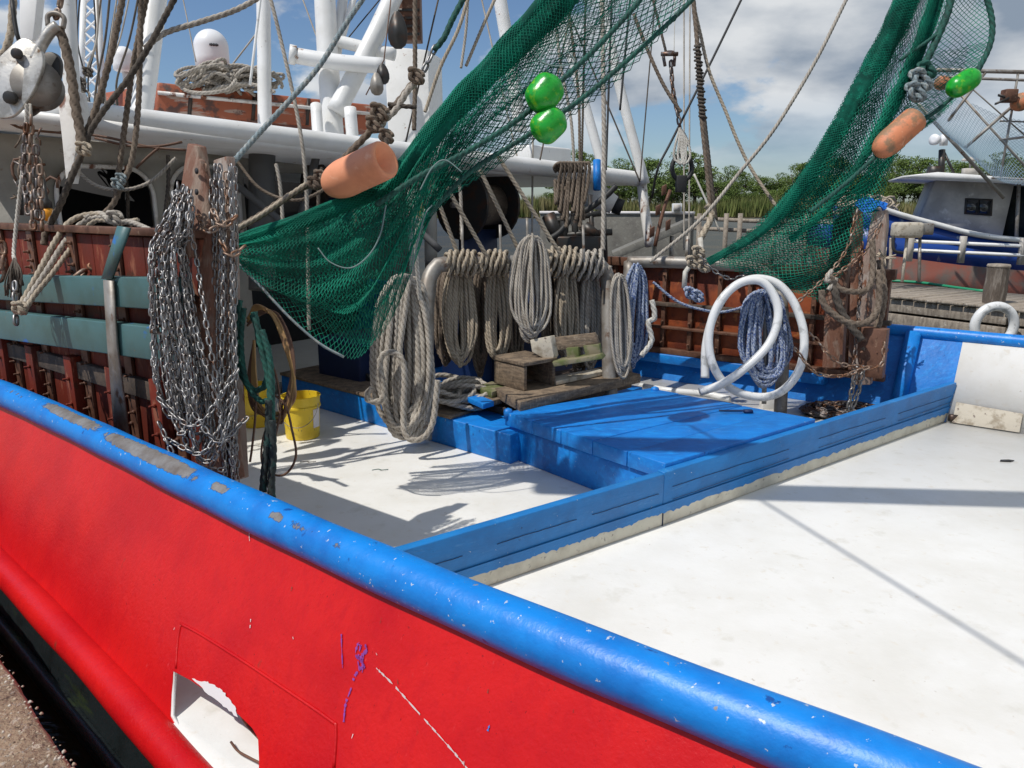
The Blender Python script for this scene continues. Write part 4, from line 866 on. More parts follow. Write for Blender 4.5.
def bracket(par, pts, m, th=.05, holes=()):
    g = G(); P = ats(pts); g.prism(P, tuple(V3 * th)); o = obj('bracket_post', g, m, par, bevel=.006)
    for x, y, D in holes:
        g = G(); g.lathe([(.014, 0), (.014, .004)], at(x, y, D), -V3, 10); obj('bolt_hole', g, 'dark_interior', o)
    return o
bracket(td, [(187, 143, 3.62), (197, 146, 3.6), (203, 185, 3.6), (236, 480, 3.5), (204, 478, 3.55), (188, 230, 3.6), (180, 190, 3.62)], 'post_wood')
bracket(td, [(195, 158, 3.53), (200, 160, 3.53), (207, 190, 3.52), (212, 300, 3.5), (222, 480, 3.45), (208, 480, 3.45), (196, 260, 3.52), (186, 190, 3.54)], 'post_wood', .03, [(197, 171, 3.51), (197, 192, 3.51)])
bracket(td, [(213, 160, 3.7), (226, 156, 3.68), (229, 200, 3.66), (232, 330, 3.62), (240, 480, 3.58), (226, 480, 3.6), (214, 230, 3.68)], 'post_grey', .05, [(219, 182, 3.66), (219, 202, 3.66)])
g = G(); g.box(at(187, 241, 3.45), (.022, .02, .075), (.98, 0, .1), V3); obj('wood_block', g, 'post_wood', td, bevel=.004)

td = thing('trawl_door', 'orange rusty trawl door leaning along the far bulwark behind the white hose', 'trawl door', tuple(B(2, 5.85, .1)))
k = 0; a_ = ab(onb(884, 330, 5.85))[0]; a_end = 3.7
zb = .09; zt2 = 1.04
while a_ < a_end:
    g = G(); g.prism([B(a_ + .005, 5.85, zb), B(a_ + .3, 5.85, zb), B(a_ + .3, 5.85, zt2 - .05), B(a_ + .005, 5.85, zt2 - .05)], tuple(V3 * .05)); obj('panel_plank', g, 'door_orange', td, bevel=.005)
    g = G(); g.box(B(a_, 5.825, (zb + zt2) / 2), (.022, .03, (zt2 - zb) / 2 - .01), U3, V3); bolts(g, [B(a_, 5.795, z) for z in (.2, .42, .7, .9)], -V3, .014); obj('iron_strap', g, 'strap_rust', td, bevel=.003)
    a_ += .305
for z_, h_, m in ((zb + .02, .03, 'strap_rust'), (.36, .014, 'strap_rust'), (.60, .02, 'wood_dark'), (zt2 - .02, .045, 'strap_rust')):
    g = G(); g.box(B((.8 + a_end) / 2, 5.80, z_), ((a_end - .8) / 2, .035, h_), U3, V3); obj('cross_bar', g, m, td, bevel=.004)
def bracket2(pts, m, th=.08):
    g = G(); g.prism(ats(pts), tuple(V3 * th)); return obj('bracket_post', g, m, td, bevel=.006)
bracket2([(833, 222, 6.6), (850, 206, 6.6), (856, 207, 6.6), (846, 290, 6.6), (842, 368, 6.5), (822, 368, 6.5), (826, 280, 6.6)], 'post_wood')
bracket2([(852, 208, 6.5), (862, 212, 6.5), (860, 370, 6.4), (848, 370, 6.4)], 'post_wood', .05)
bracket2([(872, 212, 6.45), (886, 210, 6.45), (887, 225, 6.45), (878, 300, 6.4), (870, 385, 6.3), (852, 385, 6.3), (858, 290, 6.4)], 'post_grey')
g = G(); g.box(at(870, 352, 6.3), (.12, .05, .20), U3, V3); bolts(g, [at(x, y, 6.24) for x in (862, 878) for y in (338, 352, 366)], -V3, .012); obj('foot_plate', g, 'strap_rust', td, bevel=.01)

# ------------------------------------------------------------------ chains
def chain_loop(par, top, mids, bot, mids2, top2, D, m='chain_steel', ln=.046, wd=.028, wr=.0044, j=2):
    P = [(*top, D), *[(x, y, D + RS.uniform(-.05, .05)) for x, y in mids[0]], (*bot, D + RS.uniform(-.05, .05)), *[(x, y, D + RS.uniform(-.06, .06)) for x, y in mids2[0]], (*top2, D)]
    g = G(); g.chain(cat(ats(P), 8), ln, wd, wr); return obj('chain', g, m, par, smooth=True)
cb = thing('chain_bundle', 'wide bundle of shiny galvanised chains hung over the wooden post beside the teal rails', 'chains', tuple(at(180, 470, 3.4)))
for i in range(13):
    f = i / 12; xl = 149 + 26 * f + RS.uniform(-2, 2); xr = xl + RS.uniform(8, 26); yb = 395 + 66 * f + RS.uniform(-12, 14) 
    xt = 178 + RS.uniform(-4, 10); yt = 176 + RS.uniform(0, 22) + (1 - f) * 14; D = 3.42 + RS.uniform(-.06, .06)
    sh = f * 16
    chain_loop(cb, (xt, yt), ([(xl + 6, yt + 35), (xl, 262), (xl + 2 + sh * .3, 330), (xl + 5 + sh, yb - 25)],), ((xl + xr) / 2 + sh + 8, yb), ([(xr + 12 + sh, yb - 30), (xr + 4 + sh * .4, 320), (xr, 255), (max(xr - 8, xt + 2), yt + 32)],), (xt + 5, yt + 3), D)
for x0, y0, x1, y1, x2, y2 in ((160, 400, 196, 425, 236, 372), (168, 440, 205, 452, 232, 395), (175, 380, 215, 440, 245, 420), (196, 330, 214, 392, 232, 462), (160, 425, 180, 462, 222, 470), (236, 400, 222, 440, 206, 478)):
    g = G(); g.chain(cat(ats([(x0, y0, 3.36), (x1, y1, 3.33), (x2, y2, 3.38)]), 10), .046, .028, .0044); obj('chain', g, 'chain_steel', cb, smooth=True)
cb = thing('chain_bundle', 'narrower bundle of chains hanging down to the blue rail right of the wooden posts', 'chains', tuple(at(225, 488, 3.4)))
for i in range(12):
    f = i / 11; x = 203 + 34 * f + RS.uniform(-2, 2); xt = 208 + 27 * f + RS.uniform(-3, 3); yt = 168 + RS.uniform(0, 60) * (i % 3 > 0); yb = 470 + 16 * f + RS.uniform(-6, 4); D = 3.5 + RS.uniform(-.08, .05)
    P = [(xt, yt, D), ((xt + x) / 2 + 1, yt + 60, D), (x, 300, D), (x + RS.uniform(-2, 3), 380, D - .02), (x + 4 + RS.uniform(-4, 4), yb, D - .02)]
    g = G(); g.chain(cat(ats(P), 8), .046, .028, .0044); obj('chain', g, 'chain_steel' if i % 4 else 'chain_rusty', cb, smooth=True)
for x0, y0 in ((200, 218), (214, 212), (222, 242)):
    g = G(); g.chain(cat(ats([(x0, y0, 3.43), (x0 + 8, y0 + 14, 3.4), (x0 + 20, y0 + 6, 3.43)]), 8), .05, .031, .0055); obj('chain', g, 'chain_rusty', cb, smooth=True)
def chain1(pts, lab, D=None, m='chain_rusty', ln=.065, wd=.04, wr=.007):
    g = G(); g.chain(cat(ats(pts, D), 10), ln, wd, wr); return obj('chain', g, m, None, lab, 'chain', smooth=True)
chain1([(857, 212), (846, 250), (825, 278), (800, 300)], 'rusty chain slanting from the left post top to the green net', 6.35)
chain1([(880, 226), (866, 250), (840, 272), (828, 277)], 'pale rusty chain between the two posts at the far bulwark', 6.25)
chain1([(862, 245), (860, 290), (856, 345), (853, 372)], 'chain hanging straight down between the rusty posts', 6.25, 'chain_dark')
chain1([(812, 335), (835, 360), (852, 366), (880, 366), (884, 345)], 'chain draped across the foot of the rusty posts', 6.15)
chain1([(796, 350), (815, 372), (840, 376), (866, 368)], 'lowest chain sagging under the rusty posts', 6.1)
chain1([(702, 258), (716, 272), (733, 279), (750, 272)], 'short chain under the green net at the far pipe rack', 6.6, 'chain_steel')
cb = thing('anchor_chain', 'dark chain heaped on the deck with its end rising to the rusty posts', 'chain', tuple(onz(845, 412, -.2)))
for dx, m in ((0, 0), (7, 1)):
    g = G(); g.chain(ats([(856 + dx, 370, 6.2), (852 + dx, 390, 6.3), (848 + dx * .5, 410, 6.45)]), .085, .055, .009); obj('hanging_length', g, 'chain_steel', cb, smooth=True)
g = G(); c = onz(846, 413, -.19); P = []
for i in range(520):
    t_ = i * .33; r_ = .03 + .26 * abs(math.sin(i * .071)); P.append(c + [r_ * 1.25 * math.cos(t_) + .02 * math.sin(i), r_ * .9 * math.sin(t_) + .02 * math.cos(i * 1.7), .015 + max(0, .07 - r_ * .2) * (.5 + .5 * math.sin(i * .5))])
g.chain(np.array(P), .08, .05, .009); obj('heap', g, 'chain_dark', cb, smooth=True)
t = thing('chain_bundle', 'old chains and shackles hanging from the steel block at the left edge', 'chains', tuple(at(30, 240, 4.2)))
for i, (x, y0, y1) in enumerate(((26, 128, 210), (31, 120, 225), (36, 150, 215), (40, 170, 226))):
    g = G(); g.chain(cat(ats([(x, y0, 4.3), (x - 2 + i, (y0 + y1) / 2, 4.32), (x + 2, y1, 4.3)]), 6), .07, .042, .008); obj('chain', g, 'chain_rusty' if i % 2 else 'chain_dark', t, smooth=True)
t = thing('shackle_chain', 'short rusty chain with shackles bolted on the red trawl door top', 'chain', tuple(at(92, 265, 4.4)))
g = G(); g.chain(cat(ats([(106, 252, 4.3), (97, 262, 4.25), (88, 271, 4.22), (80, 275, 4.2)]), 6), .10, .06, .012); obj('chain', g, 'chain_rusty', t, smooth=True)
chain1([(2, 248), (4, 262), (0, 275)], 'rusty chain piece at the left edge of the red trawl door', 4.6, ln=.10, wd=.06, wr=.012)

# ------------------------------------------------------------------ ropes
def rope(pts, r, m, lab, D=None, nm='rope', c='rope', strand=True, w_=0., parent=None):
    P = cat(ats(pts, D), 12); P = resample(P, .05)
    if w_: P = wob(P, w_)
    g = G(); g.rope(P, r, 9, strand)
    return obj(nm, g, m, parent, None if parent else lab, None if parent else c, smooth=True)
def knot(par, x, y, D, s_, m, r):
    c = at(x, y, D); t_ = np.linspace(0, 6 * math.pi, 90)
    P = np.array([c + s_ * (RT * (math.cos(q) * (.7 + .3 * math.cos(q * 1.5))) + np.array([0, .8, 0]) * math.sin(q * 1.3) * .8 + np.array([0, 0, 1.]) * math.sin(q * .93) * .9) for q in t_])
    g = G(); g.rope(P, r); return obj('knot', g, m, par, smooth=True)
def coil(cx, top, bot, w_, D, n, r, m, lab, hook=None, lean=0., flare=.0, dr=.05, wrap=None, group=None, loose=6, strand=True):
    P = []; s_ = D / FPX; N = 26; off = RS.uniform(-1, 1, (n + 2, 5)); wl = np.linspace(.04, 1, n + 2); RS.shuffle(wl); hl = np.linspace(0, .16 + .01 * loose, n + 2); RS.shuffle(hl)
    for i in range(n * N + 1):
        q = i / N; j = int(q); f = q - j; f = min(1, max(0, (f - .35) / .3)) if 0 else f; o = off[j] * (1 - f) + off[j + 1] * f; th = 2 * math.pi * f
        ww = w_ / 2 * (wl[j] * (1 - f) + wl[j + 1] * f); hh = (bot - top) * (1 - hl[j] * (1 - f) - hl[j + 1] * f)
        v = (1 - math.cos(th)) / 2
        wid = (.55 + .45 * min(1, v / .55) ** 1.2) * min(1, math.sqrt(v / .05)) * (math.sqrt(max(0, 1 - ((v - .72) / .28) ** 2)) if v > .72 else 1)
        sg = 1 if th < math.pi else -1
        P.append((cx + lean * v + sg * ww * wid + o[2] * w_ * .07 + w_ * .035 * math.sin(v * 7 + j * 2.3) + w_ * .02 * math.sin(v * 17 + j * 4.1), top + hh * v + (abs(o[3]) * 2 if v < .1 else 0) + 1.2 * math.sin(v * 9 + j), D + o[4] * dr + sg * .03))
    P = ats(P); k2 = np.ones(5) / 5
    Q = np.stack([np.convolve(np.pad(P[:, k], 2, 'edge'), k2, 'valid') for k in range(3)], 1)
    g = G(); g.rope(Q, r, 9, strand)
    if wrap:
        (xa, ya, Da), (xb, yb, Db), turns, rp_, extra = wrap
        A_, B_ = at(xa, ya, Da), at(xb, yb, Db); ax = (B_ - A_); L_ = np.linalg.norm(ax); ax /= L_; n1 = np.cross(ax, [0, 0, 1]); n1 /= np.linalg.norm(n1); n2 = np.cross(n1, ax)
        for e in range(extra):
            tt = np.linspace(0, turns * 2 * math.pi, int(turns * 18)); R_ = rp_ + r + e * 1.5 * r; tilt = (.022 + .012 * e) * (1 if (xa < 540) ^ (e % 2 == 1) else -1)
            g.rope(np.array([A_ + ax * (L_ * q / tt[-1] + tilt * math.cos(q + .6) + .006 * math.sin(q * 3.3)) + R_ * (1 + .06 * math.sin(q * 2.7 + e)) * (n1 * math.cos(q) + n2 * math.sin(q)) for q in tt]), r)
    return obj('rope_coil', g, m, None, lab, 'rope', group, smooth=True)
PR = .062
# the big coil left of the rack
g_ = coil(405, 272, 449, 70, 5.75, 24, .0200, 'rope_grey', 'big coil of thick weathered rope hanging to the white deck left of the pipe rack', lean=-1, dr=.09, loose=4)
rope([(372, 388), (366, 396), (372, 402), (384, 396), (380, 360), (392, 352), (404, 366), (404, 430), (418, 440), (432, 425), (438, 380)], .022, 'rope_grey', 'loose end of thick rope looped around the big coil', 5.55)
def wr(x0, x1, y, D0, D1, t_, e): return ((x0, y, D0), (x1, y, D1), t_, PR, e)
coil(460, 262, 374, 36, 6.3, 13, .0145, 'rope_tan', 'brown rope hank on the left end of the pipe rack', wrap=wr(447, 476, 263, 6.12, 6.2, 5, 2))
coil(497, 262, 368, 28, 6.36, 12, .0145, 'rope_tan', 'narrow tan rope hank second from the left on the pipe rack', wrap=wr(480, 508, 263, 6.2, 6.27, 5, 2))
coil(532, 233, 346, 46, 6.08, 24, .0105, 'rope_grey', 'neat coil of thin pale rope in the middle of the pipe rack')
coil(566, 262, 372, 26, 6.5, 12, .0145, 'rope_tan', 'rope hank right of the thin pale coil on the rack', wrap=wr(548, 577, 262, 6.37, 6.45, 5, 3))
coil(590, 262, 378, 26, 6.6, 12, .0145, 'rope_grey', 'grey rope hank at the right bend of the rack', wrap=wr(577, 602, 265, 6.45, 6.52, 4, 3))
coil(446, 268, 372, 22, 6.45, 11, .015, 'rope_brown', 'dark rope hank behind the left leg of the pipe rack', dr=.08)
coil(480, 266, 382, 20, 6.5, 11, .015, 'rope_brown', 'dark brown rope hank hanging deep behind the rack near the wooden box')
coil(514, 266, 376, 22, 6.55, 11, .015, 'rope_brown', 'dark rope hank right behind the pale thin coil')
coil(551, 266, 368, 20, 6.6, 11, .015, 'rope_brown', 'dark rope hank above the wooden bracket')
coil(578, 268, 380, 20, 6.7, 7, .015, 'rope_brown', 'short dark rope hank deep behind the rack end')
coil(619, 272, 386, 26, 6.4, 13, .0115, 'rope_grey', 'loose grey rope hank just outside the right leg of the rack', lean=4)
coil(637, 262, 372, 30, 6.6, 16, .0115, 'rope_blue', 'blue and white rope hank hanging right of the pipe rack', lean=-4)
coil(764, 288, 392, 62, 6.45, 26, .0125, 'rope_blue', 'large blue and white rope coil inside the white hose ring', lean=2, dr=.07, loose=7)
rope([(652, 300), (655, 318), (648, 322), (652, 338), (650, 345), (641, 356)], .022, 'rope_white', 'frayed white rope end below the blue and white hank', 6.45)
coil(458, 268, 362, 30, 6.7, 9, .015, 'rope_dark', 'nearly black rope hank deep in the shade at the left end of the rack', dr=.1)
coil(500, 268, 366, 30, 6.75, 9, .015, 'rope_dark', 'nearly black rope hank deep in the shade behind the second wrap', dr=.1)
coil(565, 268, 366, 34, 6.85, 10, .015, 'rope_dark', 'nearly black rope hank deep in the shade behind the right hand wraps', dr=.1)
# rope heap at the foot of the rack
g = G()
for i in range(10):
    c = onz(random.uniform(438, 470), random.uniform(392, 402), .1); c[2] += i * .012; rr_ = random.uniform(.10, .2)
    g.rope(np.array([c + [rr_ * 1.2 * math.cos(q + i), rr_ * .8 * math.sin(q + i), .03 * math.sin(2 * q + i)] for q in np.linspace(0, 6.5, 30)]), .02)
obj('rope_heap', g, 'rope_grey', None, 'tangled thick rope lying on the timber beside the big coil', 'rope', smooth=True)
# lines to the rack from above
for i, (a, b, m_) in enumerate((((425, 165), (455, 244), 'slanting tan line from the net down to the left rope wrap'), ((446, 186), (482, 246), 'slanting tan line to the second rope wrap'), ((480, 170), (516, 242), 'slanting tan line to the thin pale coil'), ((497, 155), (552, 238), 'rightmost slanting tan line to the pipe rack'))):
    b = (b[0] + (b[0] - a[0]) * .16, b[1] + (b[1] - a[1]) * .2); rope([(*a, 5.9), (*b, 6.12)], .016, 'rope_tan', m_)
rope([(420, 300, 5.4), (416, 240, 5.2), (426, 210, 5.1)], .014, 'rope_white', 'pale line seen through the green net above the big coil')
# left group of heavy dark lines
t = thing('hoist_tackle', 'pair of heavy brown ropes bound together with frayed twine over the dark arched window', 'rope', tuple(at(115, 205, 4.6)))
rope([(141, -20), (140, 50), (138, 110), (132, 160), (122, 184), (112, 206), (100, 216)], .0165, 'rope_brown', '', 4.5, parent=t)
rope([(150, -20), (134, 60), (127, 110), (118, 178), (116, 196)], .0165, 'rope_brown', '', 4.55, parent=t)
knot(t, 118, 184, 4.45, .03, 'rope_bluish', .008); knot(t, 121, 178, 4.45, .025, 'rope_bluish', .007)
t = thing('hoist_line', 'thick dark brown twisted rope running down to the top of the red trawl door', 'rope', tuple(at(60, 235, 4.5)))
rope([(126, -20), (112, 50), (97, 105), (86, 135), (82, 152), (70, 180), (60, 205), (46, 232), (44, 245)], .019, 'rope_brown', '', 4.45, parent=t)
rope([(178, -8), (148, 48), (126, 82), (104, 110), (90, 132), (84, 150), (74, 172), (62, 200), (50, 225)], .017, 'rope_dark', '', 4.42, parent=t)
knot(t, 84, 149, 4.38, .035, 'rope_tan', .011)
t = thing('sling_rope', 'worn grey rope from the eye of the steel block down to the brown hoist line', 'rope', tuple(at(76, 120, 4.4)))
rope([(59, 28), (66, 50), (72, 80), (76, 110), (80, 130), (82, 150)], .027, 'rope_brown', '', 4.4, parent=t)
rope([(280, -16, 4.8), (240, 8, 4.75), (200, 22, 4.7), (165, 33, 4.65), (145, 48, 4.6)], .017, 'rope_grey', 'thick pale rope sweeping from the upper sky to the brown tackle ropes')
rope([(372, -14, 4.6), (345, 25, 4.55), (320, 65, 4.5), (290, 100, 4.4), (262, 130, 4.3), (226, 170, 4.1)], .0155, 'rope_bluish', 'blue grey rope slanting from the sky down to the chain posts')
rope([(268, -10, 5.4), (276, 20, 5.4), (290, 80, 5.4), (300, 130, 5.4), (305, 170, 5.4), (307, 210, 5.4), (309, 330, 5.5)], .0135, 'rope_grey', 'thin grey rope hanging straight from the white mast into the shade')
rope([(415, -10, 5.4), (415, 40, 5.4), (415, 85, 5.4), (414, 130, 5.4)], .0165, 'rope_brown', 'vertical brown rope in front of the exhaust panel')
rope([(470, -8, 5.8), (458, 30, 5.8), (440, 68, 5.8), (425, 112, 5.8)], .014, 'rope_tan', 'tan line slanting right of the green knotted line')
rope([(468, -6, 5.9), (466, 30, 5.9), (461, 68, 5.9)], .011, 'rope_grey', 'short thin line behind the green net top')
rope([(498, -8, 5.9), (482, 28, 5.9), (466, 66, 5.9)], .0125, 'rope_tan', 'tan line disappearing behind the green net top')
t = thing('gallows_line', 'dark green wrapped rope with shackle above the orange float', 'rope', tuple(at(440, 40, 4.6)))
rope([(468, -10), (452, 20), (444, 38), (434, 50)], .018, 'rope_green', '', 4.6, parent=t)
g = G(); g.chain(cat(ats([(434, 50), (428, 62), (421, 76)], 4.6), 5), .07, .045, .008); obj('shackle', g, 'chain_steel', t, smooth=True)
t = thing('float_rope', 'heavy knotted rope holding the orange float above the green net', 'rope', tuple(at(340, 180, 4.3)))
rope([(421, 76), (412, 84), (400, 100), (388, 112), (378, 122), (366, 136), (350, 152), (335, 168), (322, 178), (306, 186), (280, 202), (258, 217), (236, 229)], .020, 'rope_brown', '', 4.45, parent=t)
rope([(421, 78), (408, 90), (396, 110), (386, 118), (380, 128)], .019, 'rope_grey', '', 4.42, parent=t)
for x, y, s_ in ((379, 112, .045), (374, 124, .04), (386, 136, .035), (416, 76, .04), (314, 183, .03), (320, 176, .028)): knot(t, x, y, 4.4, s_, 'rope_brown', .013)
rope([(388, 104), (400, 106), (416, 107)], .013, 'rope_dark', '', 4.42, parent=t)
rope([(306, 184), (280, 202), (258, 217), (236, 229)], .014, 'rope_tan', '', 4.40, parent=t)
rope([(386, 138), (387, 146), (385, 156)], .012, 'rope_dark', '', 4.3, parent=t)
# rope laid over the left trawl door
t = thing('bridle_rope', 'bundle of pale ropes draped over the red trawl door and tied at the teal rail', 'rope', tuple(at(60, 250, 4.3)))
for i, (m, r_) in enumerate((('rope_tan', .016), ('rope_grey', .016), ('rope_tan', .014))):
    rope([(132 + i * 3, 224 - i * 2, 4.3), (118, 219 + i * 2, 4.35), (96, 214 + i * 3, 4.4), (72 + i * 5, 220 + i * 7, 4.4), (56 + i * 6, 240 + i * 6, 4.3), (40 + i * 6, 270 + i * 2, 4.2), (26 + i * 4, 296, 4.15), (16 + i * 4, 312, 4.1)], r_, m, '', parent=t)
rope([(150, 230, 4.2), (130, 222, 4.3), (112, 222, 4.3), (100, 213, 4.4), (85, 218, 4.4)], .015, 'rope_grey', '', parent=t)
knot(t, 20, 308, 4.1, .03, 'rope_tan', .012); knot(t, 115, 218, 4.3, .035, 'rope_grey', .013)
rope([(27, 104, 4.3), (25, 150, 4.35), (19, 200, 4.4), (14, 250, 4.4), (15, 262, 4.3)], .011, 'rope_white', 'slim white line hanging from the steel block')
rope([(30, 104, 4.35), (33, 140, 4.35), (38, 160, 4.35)], .009, 'rope_grey', 'short grey line from the block to the old chains', strand=False)
t = thing('rope_tassel', 'dark fibre tuft tied on the teal rail at the left edge', 'rope', tuple(at(14, 300, 4.2)))
g = G()
for i in range(34):
    x = 14 + random.uniform(-9, 9); g.tube(cat(ats([(14, 258, 4.2), (x, 275 + random.uniform(-6, 6), 4.2 + random.uniform(-.06, .06)), (x + random.uniform(-3, 3), 284 + random.uniform(0, 16), 4.2)]), 4), .005, 4)
obj('tuft', g, 'rope_dark', t, smooth=True)
g = G(); g.chain(ats([(15, 286, 4.15), (16, 320, 4.12)]), .07, .04, .008); obj('chain', g, 'chain_steel', t, smooth=True)
rope([(0, 58, 4.6), (8, 40, 4.6), (11, 18, 4.6), (14, -10, 4.6)], .022, 'rope_tan', 'thick frayed rope at the upper left corner', w_=.01)
rope([(12, 0, 4.5), (16, 30, 4.5), (20, 44, 4.5)], .012, 'black_rubber', 'black cable at the upper left corner', nm='cable', c='cable', strand=False)
for i, (p, lb) in enumerate(((([(0, 116), (20, 128), (50, 132), (100, 136), (150, 147), (186, 150)]), 'brown wire sagging under the roof edge'), (([(95, 138), (130, 146), (160, 146), (182, 142)]), 'second wire under the roof edge near the chain posts'), (([(136, 168), (150, 155), (160, 147)]), 'thin wire branching down towards the arched window'))):
    rope([(x, y, 5.1) for x, y in p], .009, 'rope_brown_thin', lb, nm='wire', c='wire', strand=False)
# ropes in the centre
t = thing('bound_line', 'pair of vertical grey ropes wound with a rope bundle at the pipe bar', 'rope', tuple(at(578, 200, 7.5)))
rope([(553, -12), (560, 60), (571, 120), (574, 175), (572, 200), (572, 225)], .015, 'rope_grey', '', 7.4, parent=t)
rope([(566, -12), (578, 90), (580, 160), (584, 220)], .014, 'rope_brown', '', 7.4, parent=t)
for i in range(9): 
    x = 556 + i * 3.4; rope([(x, 172, 7.35), (x - 2, 166, 7.3), (x + 6, 163, 7.25), (x + 3 + i % 3, 180, 7.3), (x, 205 + i % 4 * 8, 7.3), (x - 1, 180, 7.4)], .016, 'rope_brown', '', parent=t)
rope([(602, -12, 6.6), (603, 60, 6.6), (604, 150, 6.6), (603, 250, 6.6)], .020, 'rope_grey', 'thick pale twisted rope hanging just left of the white gantry foot')
rope([(586, -12, 7.8), (584, 60, 7.8), (582, 150, 7.8), (580, 230, 7.8)], .012, 'rope_dark', 'thin dark rope left of the thick pale one')
for a, b, r_, m, lb in (((612, -10), (606, 170), .012, 'black_rubber', 'black cable running down beside the right gantry leg'), ((631, -10), (620, 110), .012, 'black_rubber', 'black cable between the gantry leg and the net edge'), ((533, 118), (532, 235), .012, 'rope_grey', 'thin line hanging below the green double float')):
    rope([(*a, 7.9), (*b, 7.9)], r_, m, lb, nm='cable', c='cable', strand=False)
for a, b, r_, m, lb in (((690, -8), (689, 255), .009, 'rope_grey', 'left of two thin parallel grey stay wires'), ((684, -8), (684, 250), .009, 'rope_grey', 'right of two thin parallel grey stay wires'), ((675, 0), (674, 52), .005, 'rope_white', 'very thin pale wire above the small shackle')):
    rope([(*a, 8.5), (*b, 8.5)], r_, m, lb, nm='wire', c='wire', strand=False)
rope([(744, -6, 8), (712, 60, 8), (672, 140, 8), (658, 168, 8), (652, 198, 8.2)], .012, 'black_rubber', 'black wire slanting left down to the gantry foot', nm='wire', c='wire', strand=False)
rope([(634, 14, 7.2), (648, 50, 7.2), (664, 85, 7.2), (681, 112, 7.2)], .017, 'rope_brown', 'brown line slanting from the net to the hanging ring block', w_=.01)
rope([(653, 0, 7.4), (660, 28, 7.4), (666, 52, 7.4)], .013, 'rope_dark', 'short dark line above the small shackle')
t = thing('shackle', 'small dark shackle on the line above the hanging chain', 'shackle', tuple(at(670, 60, 7.4)))
g = G(); g.tube(cat(ats([(665, 66), (664, 54), (674, 53), (674, 66)], 7.4), 6), .016, 8); g.tube(ats([(661, 54), (678, 54)], 7.35), .02, 8); obj('bow', g, 'chain_dark', t, smooth=True)
chain1([(671, 64), (673, 90), (678, 115), (680, 128)], 'light chain hanging from the small shackle to the ring block', 7.4, 'chain_dark', .09, .055, .011)
t = thing('ring_block', 'black ring with white rope lashed through it hanging from the chain', 'block', tuple(at(682, 170, 7.4)))
g = G(); c = at(682, 168, 7.4); g.tube(np.array([c + [.095 * math.cos(q), .02 * math.sin(q), .12 * math.sin(q)] for q in np.linspace(0, 2 * math.pi, 30, endpoint=False)]), .022, 10, closed=True); obj('ring', g, 'black_rubber', t, smooth=True)
for i in range(5): rope([(680, 128), (676 + i * 3, 142), (674 + i * 4, 158), (683, 164), (679 + i * 2, 140), (681, 130)], .012, 'rope_white', '', 7.35, parent=t)
g = G(); g.box(at(681, 184, 7.4), (.05, .04, .08)); obj('cheek', g, 'black_rubber', t, bevel=.01)
t = thing('wrapped_pole_rope', 'dark thick rope with heavy brown lashing hanging right of the ring block', 'rope', tuple(at(706, 215, 7.2)))
rope([(692, -12), (697, 40), (701, 110), (706, 160), (711, 215)], .022, 'rope_brown', '', 7.2, parent=t)
rope([(704, 115), (709, 160), (716, 220)], .018, 'rope_dark', '', 7.18, parent=t)
g = G(); P = resample(ats([(697, 44), (700, 80), (703, 118)], 7.18), .004); th = np.linspace(0, 60 * 2 * math.pi / 3, len(P)); g.rope(P + .033 * (np.cos(th)[:, None] * RT + np.sin(th)[:, None] * np.array([0, 1., 0])), .012, strand=False); obj('lashing', g, 'rope_dark', t, smooth=True)
rope([(692, 0, 7.3), (706, 60, 7.3), (724, 110, 7.3), (745, 160, 7.3), (780, 212, 7.2)], .016, 'rope_tan', 'pale rope crossing behind the grey one in front of the marsh', w_=.01)
rope([(848, -4, 7.0), (815, 62, 7.0), (775, 128, 7.0), (740, 172, 7.0), (700, 220, 6.9), (650, 262, 6.9)], .0165, 'rope_grey', 'long grey rope slanting across the cloudy sky to the pipe rack')
rope([(694, 174, 7.1), (705, 198, 7.1), (720, 232, 7.1)], .010, 'rope_white', 'thin white line slanting below the ring block', strand=False)
t = thing('bird_charm', 'dark leaf shaped metal plates dangling beside the exhaust panel', 'ornament', tuple(at(380, 85, 6.8)))
for x, y, rx, ry, m in ((397, 30, 9, 18, 'dark_steel'), (382, 74, 6, 10, 'dark_steel'), (376, 84, 6, 11, 'galv')):
    g = G(); c = at(x, y, 6.8); s_ = 6.8 / FPX; g.prism([c + RT * s_ * rx * math.cos(q) * (1 - .3 * math.sin(q)) + np.array([0, 0, 1]) * s_ * ry * math.sin(q) for q in np.linspace(0, 2 * math.pi, 14, endpoint=False)], (0.01, .012, 0)); obj('plate', g, m, t)
g = G(); g.tube(ats([(392, -10), (384, 60), (366, 95)], 6.85), .006, 5); obj('string', g, 'rope_brown_thin', t, smooth=True)
t = thing('junction_crate', 'small dark slatted box high beside the mast stay', 'box', tuple(at(405, 30, 7.6)))
g = G(); g.box(at(405, 18, 7.6), (.16, .1, .22)); obj('case', g, 'strap_rust', t, bevel=.01)
g = G()
for i in range(5): g.box(at(405, 2 + i * 8, 7.49), (.14, .008, .012))
obj('slats', g, 'dark_steel', t)
t = thing('wire_cluster', 'tangle of thin dark cables hanging around the lattice mast', 'cables', tuple(at(92, 110, 5.8)))
for i in range(11):
    x0 = 70 + i * 7 + random.uniform(-4, 4); x1 = 74 + i * 4 + random.uniform(-6, 6); m = random.choice(['rope_dark', 'rope_grey', 'rope_brown', 'black_rubber'])
    rope([(x0, -12), ((x0 + x1) / 2 + random.uniform(-5, 5), 40), (x1 + random.uniform(-4, 4), 80), (x1, 112)], random.choice([.006, .008, .011]), m, '', 5.7 + random.uniform(-.2, .3), parent=t, strand=False)
for i in range(5): knot(t, random.uniform(76, 90), random.uniform(45, 100), 5.6, random.uniform(.03, .06), random.choice(['rope_grey', 'rope_dark']), .009)
